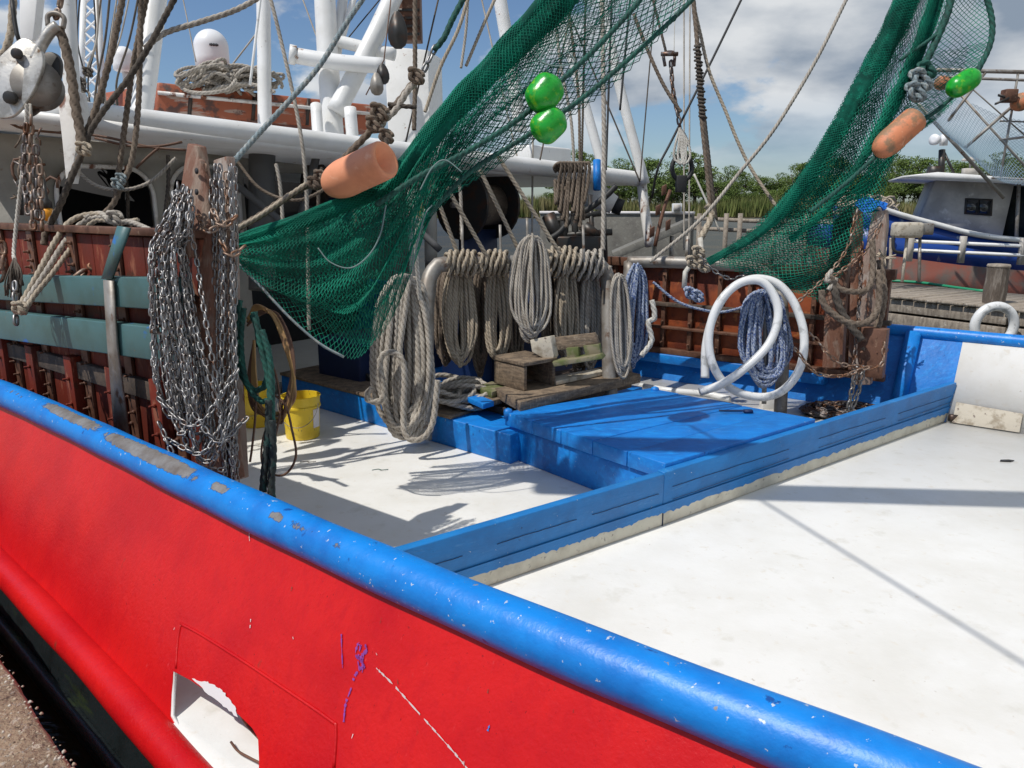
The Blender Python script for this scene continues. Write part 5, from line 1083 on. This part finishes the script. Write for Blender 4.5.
t = thing('twine_tangle', 'rusty brown tangle of twine and wire on the grey wall behind the old chains', 'wire', tuple(at(40, 170, 4.9)))
for i in range(16):
    x, y = random.uniform(10, 52), random.uniform(120, 190); P = [(x, y)]
    for _ in range(4): x += random.uniform(-9, 9); y += random.uniform(-6, 14); P.append((x, y))
    rope(P, random.choice([.004, .006, .009]), random.choice(['rope_brown_thin', 'rope_brown', 'chain_dark']), '', 4.85, parent=t, strand=False)
for a_, b_, r_, m, lb in (((118, -8), (98, 108), .008, 'rope_dark', 'thin dark stay left of the leaning white mast'), ((222, 78), (256, 34), .009, 'rope_grey', 'short grey stay right of the large radome'), ((182, -6), (196, 62), .006, 'rope_grey', 'fine stay line left of the large radome'), ((300, -8), (352, 132), .008, 'rope_grey', 'fine grey stay crossing the thickest white mast'), ((440, -8), (404, 150), .009, 'rope_dark', 'dark stay in front of the exhaust panel'), ((386, -8), (330, 60), .007, 'black_rubber', 'fine black cable at the mast stays'), ((480, -8), (520, 170), .009, 'rope_grey', 'grey stay behind the green net and floats'), ((560, -8), (640, 182), .008, 'rope_dark', 'dark stay crossing the white gantry legs'), ((656, -8), (640, 180), .007, 'rope_dark', 'dark stay ending at the gantry corner'), ((575, -8), (540, 160), .009, 'rope_brown', 'brown stay behind the two green floats')):
    rope([(*a_, 7.6), (*b_, 7.6)], r_, m, lb, nm='stay_wire', c='wire', strand=False)
for i, (x0, x1, y1, m, lb) in enumerate(((168, 164, 222, 'rope_dark', 'dark rope end hanging in front of the second arched window'), (206, 204, 215, 'rope_brown', 'brown rope end hanging under the roof edge behind the chains'), (232, 236, 255, 'rope_dark', 'dark rope hanging under the roof edge right of the chains'), (276, 283, 225, 'rope_grey', 'grey rope end hanging in the black opening under the roof'), (322, 318, 220, 'rope_dark', 'dark rope hanging beside the shaded winch drum'), (352, 356, 225, 'rope_brown', 'brown rope end in the shade behind the orange float'), (120, 128, 225, 'rope_dark', 'dark rope end in the first arched window'), (450, 462, 240, 'rope_grey', 'grey line hanging from the roof edge behind the slanting ropes'))):
    rope([(x0, 150 + (x0 - 100) * .08, 5.6 + i * .1), ((x0 + x1) / 2 + random.uniform(-5, 5), 185, 5.6 + i * .1), (x1, y1, 5.6 + i * .1)], .014, m, lb)
rope([(60, 150), (90, 182), (120, 190), (150, 182), (176, 158)], .012, 'rope_grey', 'slack grey line swagged across the first arched window', 5.3)
rope([(236, 160), (262, 190), (300, 200), (340, 178), (352, 158)], .012, 'rope_brown', 'slack brown line swagged in the black opening under the roof', 5.7)
# steel block, upper left
t = thing('towing_block', 'big worn steel snatch block hanging at the upper left corner', 'block', tuple(at(25, 115, 4.4)))
def plate(pts, D, th, m, nm):
    g = G(); P = cat(ats(pts + pts[:1], D), 5)[:-1]; g.prism(P, (0, th, 0)); return obj(nm, g, m, t, bevel=.006)
plate([(-14, 70), (4, 52), (22, 38), (38, 46), (43, 62), (36, 85), (22, 108), (8, 118), (-10, 112)], 4.35, .03, 'block_steel', 'cheek_plate')
plate([(34, 55), (52, 52), (60, 64), (55, 88), (40, 108), (28, 116), (24, 104), (34, 84)], 4.45, .04, 'dark_steel', 'cheek_plate')
g = G(); g.lathe([(.02, -.05), (.13, -.05), (.10, 0), (.13, .05), (.02, .05)], at(38, 86, 4.42), (.4, -1, .2), 28); obj('sheave', g, 'galv', t, smooth=True)
g = G(); g.lathe([(.035, 0), (.035, .03), (.02, .035)], at(12, 98, 4.34), (0, -1, 0), 12); g.lathe([(.03, 0), (.03, .02), (.02, .025)], at(18, 54, 4.34), (0, -1, 0), 12); obj('pin', g, 'dark_steel', t, auto=40)
g = G(); g.tube(cat(ats([(34, 60), (42, 44), (50, 32), (58, 26)], 4.38), 6), .032, 10); obj('shank', g, 'block_steel', t, smooth=True)
g = G(); g.tube(cat(ats([(48, 26), (48, 16), (56, 13), (64, 18), (63, 28)], 4.38), 6), .014, 8); obj('shackle', g, 'galv', t, smooth=True)
chain1([(57, 14), (60, 4), (62, -10)], 'short chain holding the steel block at the top edge', 4.4, ln=.08, wd=.05, wr=.010)
g = G(); c = at(48, 214, 4.6); a = np.linspace(-math.pi / 2, math.pi / 2, 8); g.lathe([(.035 * math.cos(q) + .001, .045 * math.sin(q)) for q in a], c, k=14)
t = thing('deck_lamp', 'small orange lamp with dark cap in front of the wheelhouse wall', 'lamp', tuple(c)); obj('lens', g, 'orange_lamp', t, smooth=True)
g = G(); g.lathe([(.03, .035), (.028, .07), (.012, .09), (.01, .2)], c, k=12); obj('cap', g, 'dark_steel', t, smooth=True)
# raft box with rope
t = thing('raft_box', 'weathered orange and white wooden raft box on the roof with faded stripes', 'box', tuple(at(260, 130, 8)))
g = G(); a, b = at(158, 82, 7.2), at(385, 106, 8.4); a2, b2 = at(156, 113, 7.2), at(385, 133, 8.4)
a2[2] += 0; g.prism([a, b, b2, a2], tuple(U3 * 1.1)); obj('body', g, 'raft_box', t, bevel=.02)
d_ = (b - a) / np.linalg.norm(b - a)
for f in (.12, .38, .62):
    g = G(); g.prism([a + (b - a) * f + (a2 - a) * f2_ * 0 - U3 * .012 + (a2 - a) * f_ for f_, f2_ in ((.02, 0), (.98, 0))] + [a + (b - a) * (f + .014) - U3 * .012 + (a2 - a) * f_ for f_ in (.98, .02)], tuple(U3 * .01)); obj('strap', g, 'dark_steel', t)
g = G(); g.tube(np.array([a + (a2 - a) * .35 - U3 * .01, b + (b2 - b) * .35 - U3 * .01]), .02, 6); obj('band', g, 'white_rusty', t, smooth=True)
g = G()
for i in range(26):
    f = random.uniform(.10, .37); c = a + (b - a) * f + np.array([0, 0, .03 + random.uniform(0, .16) * (1 - abs(f - .22) * 3)]) - U3 * random.uniform(-.02, .14); an = random.uniform(-1.2, 1.2); ra_ = random.uniform(.12, .26)
    g.rope(np.array([c + d_ * ra_ * math.cos(q) + np.array([0, 0, .07]) * math.sin(q * 1.5 + an) + U3 * .13 * math.sin(q * 1.1 + i) for q in np.linspace(0, 7.5, 34)]), .016)
for P_ in ([(205, 92, 7.3), (225, 86, 7.3), (250, 84, 7.4), (275, 92, 7.4)], [(176, 72, 7.2), (182, 88, 7.15), (200, 93, 7.1), (226, 90, 7.1), (236, 80, 7.2)]): g.rope(cat(ats(P_), 10), .017)
obj('rope_pile', g, 'rope_grey', None, 'pile of grey rope heaped on top of the orange raft box', 'rope', smooth=True)

# ------------------------------------------------------------------ buckets, hoses, small gear at the left
def bucket(x, y, lab, r=.15, h=.34):
    c = onz(x, y, -.197); t = thing('bucket', lab, 'bucket', tuple(c)); g = G()
    n_ = 28; g.lathe([(r * .86, 0), (r * .88, .01), (r * .95, h * .72), (r * 1.02, h * .73), (r * 1.02, h * .77), (r * .97, h * .78), (r, h * .97), (r * 1.04, h * .975), (r * 1.04, h), (r * .98, h), (r * .95, h * .8), (r * .85, .02), (.01, .018)], c, k=n_); obj('pail', g, 'bucket_yellow', t, auto=35)
    g = G(); P = [c + [r * 1.05 * math.cos(q), -r * 1.02 * abs(math.sin(q)) * .5 - .0, h * .86 - .18 * math.sin(q)] for q in np.linspace(0, math.pi, 20)]; g.tube(np.array(P) + [0, -r * .55, 0], .003, 6); obj('wire_handle', g, 'galv', t, smooth=True)
    return t, c
t, c = bucket(303, 436, 'yellow paint stained bucket standing on the white deck behind the hanging ropes')
g = G(); n_ = 9; V_ = [];
for zz_ in (.09, .24):
    for q in np.linspace(-.65, -.1, n_): r_ = .15 * (.88 + .1 * zz_ / .34) + .004; V_.append(c + [r_ * math.cos(q), r_ * math.sin(q), zz_])
g.grid(np.array(V_), 2, n_); obj('label_patch', g, 'scratch_white', t)
bucket(258, 424, 'second yellow bucket half hidden behind the green rope and hose')
t = thing('hose_hank', 'hank of tan and brown hoses hanging beside the green ropes over the rail', 'hose', tuple(at(270, 400, 3.7)))
for i in range(9):
    j = RS.uniform(-3, 3, 8); m = ('rope_orange', 'rope_brown_thin')[i > 4]
    P = [(248 + j[0] * .4, 318 + i, 3.7), (256 + i * 1.0, 305 + i, 3.68), (272 + i, 318 + j[1], 3.66), (284 + i, 345, 3.64), (293 + j[2], 378 + j[2], 3.64), (294 - i * 1.4, 404 + j[3] * 2, 3.64), (280, 418 + j[4] * 2, 3.66), (262 - i, 408 + j[5], 3.68), (256 - i, 380, 3.7), (254, 340, 3.7)]
    g = G(); g.tube(resample(cat(ats(P), 8), .01), .0065 if i < 5 else .005, 6); obj('hose', g, m, t, smooth=True)
for P in ([(268, 390), (285, 405), (292, 430), (296, 455), (288, 472), (275, 475), (262, 462), (264, 435), (274, 415)], [(256, 390), (255, 420), (252, 448), (250, 462)], [(262, 350), (275, 372), (280, 410), (272, 450)]):
    g = G(); g.tube(resample(cat(ats(P, 3.62), 8), .01), .0055, 6); obj('hose', g, 'rope_brown_thin', t, smooth=True)
t = thing('rope_hank', 'dark green rope looped beside the chains with two black tails over the blue rail', 'rope', tuple(at(265, 495, 3.6)))
rope([(240, 300), (236, 330), (238, 365), (250, 388), (262, 390), (268, 370), (262, 340), (252, 315)], .014, 'rope_green', '', 3.58, parent=t)
rope([(244, 308), (241, 340), (245, 378), (256, 398), (270, 402), (272, 380), (268, 345)], .013, 'rope_green', '', 3.55, parent=t)
rope([(254, 312), (262, 350), (270, 385), (269, 420), (266, 455), (263, 490)], .016, 'rope_green', '', 3.52, parent=t)
rope([(262, 330), (270, 360), (272, 400), (272, 450), (272, 497)], .014, 'rope_green', '', 3.5, parent=t)
rope([(269, 400), (268, 440), (264, 475), (263, 492)], .017, 'rope_black', '', 3.49, parent=t)
rope([(272, 420), (273, 460), (271, 480), (272, 499)], .018, 'rope_black', '', 3.48, parent=t)
# white suction hose ring
t = thing('white_hose', 'stiff white hose bent into a big ring on the far pipe rack', 'hose', tuple(at(755, 400, 6.3)))
P = [(705, 378), (706, 345), (714, 315), (730, 290), (752, 279), (776, 283), (794, 303), (804, 335), (800, 368), (782, 391), (758, 397), (730, 388), (713, 365), (709, 335), (718, 305), (738, 284), (760, 281), (774, 296), (778, 318), (768, 345), (745, 368), (722, 384), (700, 392)]
D_ = np.linspace(6.30, 6.16, len(P)); g = G(); g.tube(resample(cat(ats([(x, y, d) for (x, y), d in zip(P, D_)]), 12), .02), .034, 14); obj('hose_body', g, 'hose_white', t, smooth=True)
g = G(); g.tube(cat([onz(640, 386, -.13), onz(672, 391, -.13), onz(705, 394, -.14), onz(730, 399, -.15)], 8), .032, 12); obj('hose_body', g, 'hose_white', t, smooth=True)
rope([(700, 238, 6.9), (703, 250, 6.9), (692, 262, 6.8), (684, 275, 6.8), (684, 288, 6.8)], .024, 'rope_white', 'cream rope end hanging over the far pipe rack', strand=False)
t = thing('rope_tangle', 'tangle of beige and blue rope on the far pipe rack under the green net', 'rope', tuple(at(700, 262, 6.8)))
for x, y, m in ((692, 262, 'rope_tan'), (703, 266, 'rope_tan'), (698, 252, 'rope_tan'), (690, 293, 'rope_blue'), (697, 296, 'rope_blue')): knot(t, x, y, 6.75, .05, m, .014)
rope([(653, 282, 6.7), (675, 300, 6.7), (695, 308, 6.7), (722, 312, 6.7), (750, 305, 6.7)], .012, 'rope_blue', 'thin blue and white line sagging in front of the orange trawl door')
rope([(700, 240, 7.0), (712, 215, 7.1), (706, 205, 7.1)], .03, 'rope_tan', 'stout tan rope loop at the foot of the lashed rope')
# ropes on the right posts
for i, (P, r_, m, lb) in enumerate((([(830, 275), (838, 288), (852, 292), (868, 290), (872, 275), (872, 240)], .024, 'rope_brown', 'thick worn rope looped between the rusty posts, upper loop'), ([(822, 290), (824, 305), (838, 318), (856, 324), (872, 318), (880, 300), (878, 270)], .027, 'rope_brown', 'thick worn rope looped around the rusty posts, lower loop'), ([(833, 280), (836, 300), (848, 322), (862, 340)], .03, 'rope_dark', 'dark hanging rope slanting between the rusty posts'), ([(880, 260), (884, 300), (876, 330), (862, 350)], .028, 'rope_brown', 'outer grey brown rope down the right rusty post'), ([(832, 270), (826, 282), (836, 278), (828, 290)], .018, 'rope_grey', 'frayed rope end tied at the net corner by the posts'))):
    rope(P, r_, m, lb, 6.2 if i != 3 else 6.3, w_=.008)
g = G(); c = at(885, 258, 6.35)
for i in range(14):
    d = RS.normal(0, 1, 3); d /= np.linalg.norm(d); g.tube([c, c + d * .09 * [1, .4, 1]], .006, 4)
obj('frayed_twine', g, 'rope_tan', None, 'frayed pale twine sticking out beside the right rusty post', 'twine')

# ------------------------------------------------------------------ timber on the hatch
ts = []
def board(pts, z, th, m, lab, nm='board'):
    g = slab(G(), pts, z, th); return obj(nm, g, m, None, lab, 'board', 'boards stacked at the foot of the pipe rack', bevel=.005)
board([(495, 388), (520, 402), (641, 374), (604, 366)], .215, .075, 'wood_grey', 'broad weathered board on top of the pile right under the wooden box')
board([(470, 386), (530, 408), (632, 382), (575, 368)], .135, .05, 'wood_dark', 'dark wet board second in the pile')
board([(452, 394), (527, 414), (610, 392), (540, 376)], .083, .06, 'wood_dark', 'lowest dark board of the pile on the blue hatch')
board([(466, 396), (484, 403), (502, 398), (484, 391)], .155, .045, 'wood_grey', 'short board end with a blue painted tip beside the pile')
g = slab(G(), [(467, 397), (483, 404), (494, 401), (477, 394)], .162, .04); obj('board', g, 'deck_blue', None, 'small blue painted block end left of the pile', 'board', bevel=.003)
board([(476, 386), (492, 392), (508, 386), (492, 381)], .205, .05, 'mossy', 'small mossy wood block behind the wooden box')
t = thing('wooden_box', 'open ended weathered wooden box on the board pile', 'box', tuple(onz(515, 392, .22)))
c0_, c1_ = onz(494, 383, .218), onz(524, 391, .218); e_ = (c1_ - c0_); L_ = np.linalg.norm(e_); e_ /= L_; b_ = np.array([-e_[1], e_[0], 0]); b_ = b_ if b_[1] > 0 else -b_; dpt = .30; hgt = .19
g = G(); g.prism([c0_, c1_, c1_ + [0, 0, hgt], c0_ + [0, 0, hgt]], tuple(b_ * .03)); obj('side_board', g, 'wood_grey', t, bevel=.004)
g = G(); g.prism([c0_ + b_ * dpt, c1_ + b_ * dpt, c1_ + b_ * dpt + [0, 0, hgt], c0_ + b_ * dpt + [0, 0, hgt]], tuple(b_ * .03)); obj('side_board', g, 'wood_grey', t, bevel=.004)
g = G(); g.prism([c0_ - e_ * .01 - b_ * .01 + [0, 0, hgt + .002], c1_ + e_ * .01 - b_ * .01 + [0, 0, hgt + .002], c1_ + e_ * .01 + b_ * (dpt + .04) + [0, 0, hgt + .002], c0_ - e_ * .01 + b_ * (dpt + .04) + [0, 0, hgt + .002]], (0, 0, .03)); obj('top_board', g, 'wood_grey', t, bevel=.004)
g = G(); g.prism([c0_ + b_ * .03, c0_ + b_ * dpt, c0_ + b_ * dpt + [0, 0, hgt], c0_ + b_ * .03 + [0, 0, hgt]], tuple(e_ * .03)); obj('end_board', g, 'wood_dark', t)
t = thing('wooden_chute', 'short bleached and mossy wooden bracket standing behind the wooden box', 'bracket', tuple(onz(565, 378, .22)))
P0_ = at(531, 339, 6.0); 
g = G(); g.prism(ats([(530, 340), (550, 336), (554, 356), (550, 362), (532, 352)], 6.05), (.04, .05, 0)); obj('end_block', g, 'wood_bleached', t, bevel=.004)
g = G(); g.prism(ats([(551, 338), (594, 333), (599, 345), (553, 351)], 6.1), (.02, .04, 0)); obj('back_board', g, 'wood_grey', t, bevel=.004)
g = G(); g.prism(ats([(566, 348), (578, 347), (579, 358), (567, 359)], 6.08), (.02, .04, 0)); obj('leg', g, 'mossy', t, bevel=.004)
g = G(); g.prism(ats([(583, 346), (599, 344), (601, 355), (586, 357)], 6.08), (.02, .04, 0)); obj('leg', g, 'mossy', t, bevel=.004)
g = G(); g.prism(ats([(552, 362), (600, 355), (603, 359), (554, 367)], 6.0), (.04, .14, 0)); obj('sill', g, 'mossy', t, bevel=.004)
g = slab(G(), [(549, 377), (556, 381), (604, 371), (598, 368)], .255, .035); obj('base_board', g, 'wood_bleached', t, bevel=.004)

# ------------------------------------------------------------------ nets
def netobj(name, S, parts, par):
    for m, nu, nv, r, sub in parts:
        (u0, u1, v0, v1, dpt, amp, fr) = sub
        def S2(u, v):
            uu = u0 + (u1 - u0) * u; vv = v0 + (v1 - v0) * v; P = S(uu, vv); f = np.sin(vv * fr * 6.28 + 2.2 * np.sin(uu * 5 + fr) + uu * 3 * fr) * amp * np.sin(np.clip(uu, 0.02, .98) * 3.14) ** .4
            e = np.sin(vv * math.pi) ** .5
            P = P + np.outer(dpt + f * e, [.35, 1, .1]); P[:, 2] += .35 * amp * np.cos(vv * fr * 4.1 + uu * 7 + 1.3 * fr) * e; return P
        g = G(); g.net(S2, nu, nv, r); obj(name, g, m, par)
nt1 = thing('trawl_net', 'big green trawl net slung diagonally down to the chain bundles at the left', 'net', tuple(at(345, 358, 4.5)))
top = [(236, 240, 4.3), (290, 222, 4.35), (340, 203, 4.4), (392, 172, 4.4), (430, 130, 4.45), (470, 84, 4.5), (512, 42, 4.55), (560, -6, 4.6), (600, -50, 4.65)]
bot = [(237, 264, 4.3), (282, 312, 4.35), (330, 350, 4.4), (362, 356, 4.45), (392, 305, 4.5), (428, 218, 4.6), (520, 150, 4.7), (620, 78, 4.8), (720, -34, 4.9)]
rows = []
for a, b in zip(top, bot):
    a, b = np.array(a, float), np.array(b, float); rows.append([at(*(a + (b - a) * f)) for f in (0, .3, .65, 1.)])
S1 = surf(rows)
netobj('netting', S1, [('net_green', 140, 46, .0019, (0, 1, 0, 1, 0, .05, 2.3)), ('net_green', 150, 44, .0017, (0, .80, 0, .96, .12, .06, 3.1)), 
    ('net_green', 130, 36, .0021, (.0, .66, .0, .74, -.06, .04, 5.1)), ('net_dark', 150, 30, .002, (.0, .98, .0, .45, .2, .05, 3.7)), ('net_green', 150, 22, .0021, (.0, .95, .0, .5, .32, .05, 6.3))], nt1)
netobj('netting', S1, [('net_dark', 70, 18, .0028, (.6, 1, .5, 1.0, .05, .02, 2.0))], nt1)
def band(pts, r0, r1, m, par, nm='gathered_edge', fl=.55, ph=0):
    P = resample(cat(ats(pts), 14), .02); n = len(P); g = G(); k = 22; T = np.gradient(P, axis=0); T /= np.linalg.norm(T, axis=1)[:, None]
    N_ = np.cross(T, [0, 1, 0]); N_ /= np.linalg.norm(N_, axis=1)[:, None]; B_ = np.cross(T, N_); th = np.arange(k) * 2 * math.pi / k; s_ = np.arange(n)[:, None] * .02
    R_ = np.linspace(r0, r1, n)[:, None] * (1 + .10 * np.sin(th * 3 + s_ * 4 + ph) + .07 * np.sin(th * 7 + s_ * 9 + ph) + .06 * np.sin(s_ * 17 + th * 2))
    V = P[:, None] + (R_ * np.cos(th))[..., None] * N_[:, None] + (fl * R_ * np.sin(th))[..., None] * B_[:, None]; g.grid(V.reshape(-1, 3), n, k, True)
    o = obj(nm, g, m, par, smooth=True)
    def Sb(u, v):
        uu = u * (n - 1.001); i_ = uu.astype(int); f_ = (uu - i_)[:, None]; a_ = v * 2 * math.pi
        Pq = P[i_] * (1 - f_) + P[i_ + 1] * f_; Rq = (R_[i_, 0] / (1 + .10 * np.sin(0 * a_))) * (1.06 + .10 * np.sin(a_ * 3 + i_ * .08 + ph) + .07 * np.sin(a_ * 7 + i_ * .18 + ph) + .05 * np.sin(a_ * 2 + i_ * .34)); 
        return Pq + (Rq * np.cos(a_))[:, None] * N_[i_] + (fl * Rq * np.sin(a_))[:, None] * B_[i_]
    g2 = G(); g2.net(Sb, int(n * .02 / .013) // 2 * 2, 34, .0018); obj('netting', g2, 'net_green', par)
    return o
band([(236, 244, 4.28), (290, 226, 4.32), (340, 207, 4.36), (388, 182, 4.38), (430, 138, 4.42), (470, 92, 4.47), (512, 50, 4.52), (555, 6, 4.58), (590, -36, 4.6)], .022, .085, 'net_band', nt1)
band([(238, 239, 4.3), (340, 201, 4.35), (396, 168, 4.38), (448, 108, 4.42), (500, 50, 4.5), (548, -4, 4.55), (575, -34, 4.6)], .016, .045, 'net_dark', nt1, ph=2)
rope([(376, 205, 4.3), (420, 176, 4.35), (470, 150, 4.4), (520, 118, 4.45), (560, 82, 4.5), (600, 44, 4.55), (640, 0, 4.6), (660, -30, 4.6)], .016, 'rope_green', '', parent=nt1)
rope([(428, 215, 4.6), (470, 172, 4.6), (530, 134, 4.6), (580, 100, 4.65), (630, 58, 4.7), (680, 12, 4.75), (710, -20, 4.8)], .015, 'rope_green', '', parent=nt1)
rope([(237, 262, 4.3), (262, 288, 4.3), (290, 318, 4.33), (320, 344, 4.38), (344, 357, 4.42)], .008, 'rope_bluish', '', parent=nt1, strand=False)
for k_, P in enumerate(([(318, 248), (330, 262), (350, 268), (368, 256), (380, 235), (386, 205)], [(420, 190), (432, 168), (445, 160), (462, 172)], [(412, 270), (418, 240), (425, 215), (432, 205)], [(548, 46), (540, 60), (556, 66), (575, 62), (566, 50)])):
    g = G(); g.tube(resample(cat(ats(P, 4.2 + .05 * k_), 8), .01), .004, 5); obj('mending_twine', g, 'net_pale', nt1, smooth=True)

nt2 = thing('trawl_net', 'second green trawl net hanging at the right with its loop against the sky', 'net', tuple(at(820, 298, 6.3)))
top = [(905, -40, 6.4), (893, 5, 6.4), (862, 66, 6.35), (828, 130, 6.3), (796, 180, 6.3), (760, 222, 6.3), (706, 262, 6.4)]
bot = [(965, -40, 6.4), (946, 5, 6.4), (926, 66, 6.4), (900, 140, 6.4), (880, 205, 6.4), (852, 262, 6.4), (818, 302, 6.4)]
rows = []
for a, b in zip(top, bot):
    a, b = np.array(a, float), np.array(b, float); rows.append([at(*(a + (b - a) * f)) for f in (0, .33, .66, 1.)])
S2_ = surf(rows)
netobj('netting', S2_, [('net_green', 150, 46, .0026, (0, 1, 0, 1, 0, .07, 2.3)), ('net_green', 130, 40, .0024, (0, 1, 0, .85, .12, .07, 3.4)), ('net_dark', 150, 36, .003, (.4, 1, .1, 1., .16, .06, 2.9)), ('net_green', 170, 30, .003, (0, .85, 0, .55, .3, .06, 5.4))], nt2)
band([(915, -30, 6.38), (898, 20, 6.38), (868, 78, 6.34), (832, 140, 6.3), (798, 190, 6.3), (760, 232, 6.3), (708, 262, 6.4)], .10, .028, 'net_band', nt2)
band([(945, -30, 6.45), (930, 20, 6.45), (900, 90, 6.4), (868, 150, 6.4), (830, 205, 6.4), (790, 240, 6.4)], .07, .02, 'net_band', nt2, ph=3)
# outer see-through loop
top = [(950, -10, 6.4), (932, 40, 6.4), (915, 90, 6.4), (892, 130, 6.4), (868, 170, 6.4), (845, 200, 6.4)]
bot = [(990, -10, 6.5), (993, 30, 6.5), (976, 72, 6.5), (945, 112, 6.5), (905, 146, 6.5), (868, 200, 6.5)]
rows = [[at(*a), at(*((np.array(a) + np.array(b)) / 2 + [0, 0, .1])), at(*b)] for a, b in zip(top, bot)]
netobj('netting', surf(rows), [('net_green', 90, 20, .0028, (0, 1, 0, 1, 0, .03, 1.3)), ('net_green', 86, 20, .0026, (.25, 1, 0, 1, .12, .03, 2.3))], nt2)
rope([(984, -12, 6.5), (992, 20, 6.5), (990, 45, 6.5), (977, 72, 6.5)], .024, 'rope_green', '', parent=nt2)
rope([(958, 92, 6.45), (935, 112, 6.4), (905, 132, 6.3), (872, 160, 6.25), (845, 184, 6.25), (810, 212, 6.2)], .017, 'rope_green', '', parent=nt2)
rope([(954, -12, 6.35), (948, 15, 6.35), (938, 40, 6.35), (928, 62, 6.35), (915, 85, 6.35)], .030, 'rope_green', '', parent=nt2, w_=.02)
rope([(936, 35, 6.35), (922, 45, 6.35), (900, 60, 6.35)], .014, 'rope_green', '', parent=nt2)
knot(nt2, 920, 80, 6.3, .08, 'rope_bluish', .02); knot(nt2, 915, 92, 6.3, .07, 'rope_bluish', .02); knot(nt2, 926, 70, 6.3, .06, 'rope_green', .02)
# ------------------------------------------------------------------ floats
def floater(p0, p1, r, m, lab, prof='bullet', D=4.2, tilt=0.):
    a, b = at(*p0, D - tilt), at(*p1, D + tilt); ax = b - a; L_ = np.linalg.norm(ax); g = G()
    if prof == 'bullet':
        pr = [(.14 * r, .16 * L_), (.3 * r, .10 * L_), (.62 * r, .05 * L_), (.78 * r, .0), (.92 * r, .0), (.98 * r, .03 * L_), (r, .10 * L_)] + [(r * 1.0, .5 * L_)] + [(r * math.cos(q) ** .8 + .002, L_ * (.62 + .38 * math.sin(q))) for q in np.linspace(.05, 1.55, 9)]
    else:
        pr = [(.15 * r, 0), (.45 * r, .0)] + [(r * (1 - .5 * abs(f * 2 - 1) ** 4.6), L_ * (.02 + .96 * f)) for f in np.linspace(0, 1, 15)] + [(.45 * r, L_), (.1 * r, L_)]
    g.lathe(pr, a, ax, 28); return obj('net_float', g, m, None, lab, 'float', smooth=True)
floater((386, 159), (326, 187), .103, 'float_orange', 'smooth peach orange float lying on the upper edge of the left green net', 'bullet', 4.2, .12)
floater((916, 118), (876, 154), .105, 'float_rusty', 'stained orange float caught in the right hand green net', 'bullet', 6.2)
floater((905, 80), (912, 72), .08, 'float_rusty', 'small orange float behind the knots of the right hand net', 'egg', 6.5)
floater((533, 108), (556, 79), .096, 'float_green', 'upper of the two glossy green floats hanging at the left net', 'egg', 4.4)
floater((536, 137), (561, 113), .092, 'float_green', 'lower of the two glossy green floats hanging at the left net', 'egg', 4.42)
floater((949, 92), (978, 74), .088, 'float_green', 'single bright green float on the loop rope at the right', 'egg', 6.3)
# ------------------------------------------------------------------ boom and stays above the picture, seen by their shadows
def overhead(p0, p1, h0, h1, r, nm, m, lab, catg, par=None):
    a, b = onz(*p0, -.2), onz(*p1, -.2); a = a + SUN * (h0 / SUN[2]); b = b + SUN * (h1 / SUN[2]); d = b - a
    g = G(); g.tube([a - d * .25, b + d * .25], r, 12); return obj(nm, g, m, par, lab, catg, smooth=True)
overhead((1010, 655), (748, 492), 4.6, 4.6, .011, 'stay_wire', 'rope_grey', 'wire stay running high above the aft deck', 'wire')
overhead((640, 489), (1040, 500), 5.4, 5.2, .14, 'boom', 'white_paint', 'white boom pipe reaching over the aft deck', None, BT)

g = G(); c = onz(1006, 461, -.196); g.prism([c + [x, y, 0] for x, y in ((-.05, -.01), (.02, -.02), (.06, .0), (.03, .02), (-.03, .015))], (0, 0, .006)); obj('scrap', g, 'black_rubber', None, 'small dark rubber scrap lying on the white aft deck', 'scrap')
for i, (x, y, lb) in enumerate(((300, 462, 'short dark twine offcut on the shaded side of the left deck'), (372, 470, 'curled green twine offcut on the left deck'), (560, 545, 'pale twine offcut near the foot of the long blue coaming'))):
    c = onz(x, y, -.195); g = G(); g.tube(cat([c, c + [.04, .02, .0], c + [.07, -.01, .004], c + [.11, .015, 0]], 6), .0025, 5); obj('twine', g, ('rope_dark', 'rope_green', 'rope_tan')[i], None, lb, 'twine', smooth=True)

t = thing('wire_offcut', 'rust red wires lying on the deck inside the freeing port', 'wire', tuple(onz(240, 720, -.19)))
for P_, m_ in (([(226, 690), (236, 706), (246, 724), (262, 742)], 'door_orange'), ([(229, 692), (240, 710), (252, 728), (266, 744)], 'strap_rust'), ([(231, 742), (238, 751), (250, 758), (264, 765)], 'strap_rust')):
    g = G(); g.tube(cat([onz(x, y, -.186) for x, y in P_], 6), .0045, 6); obj('wire', g, m_, t, smooth=True)
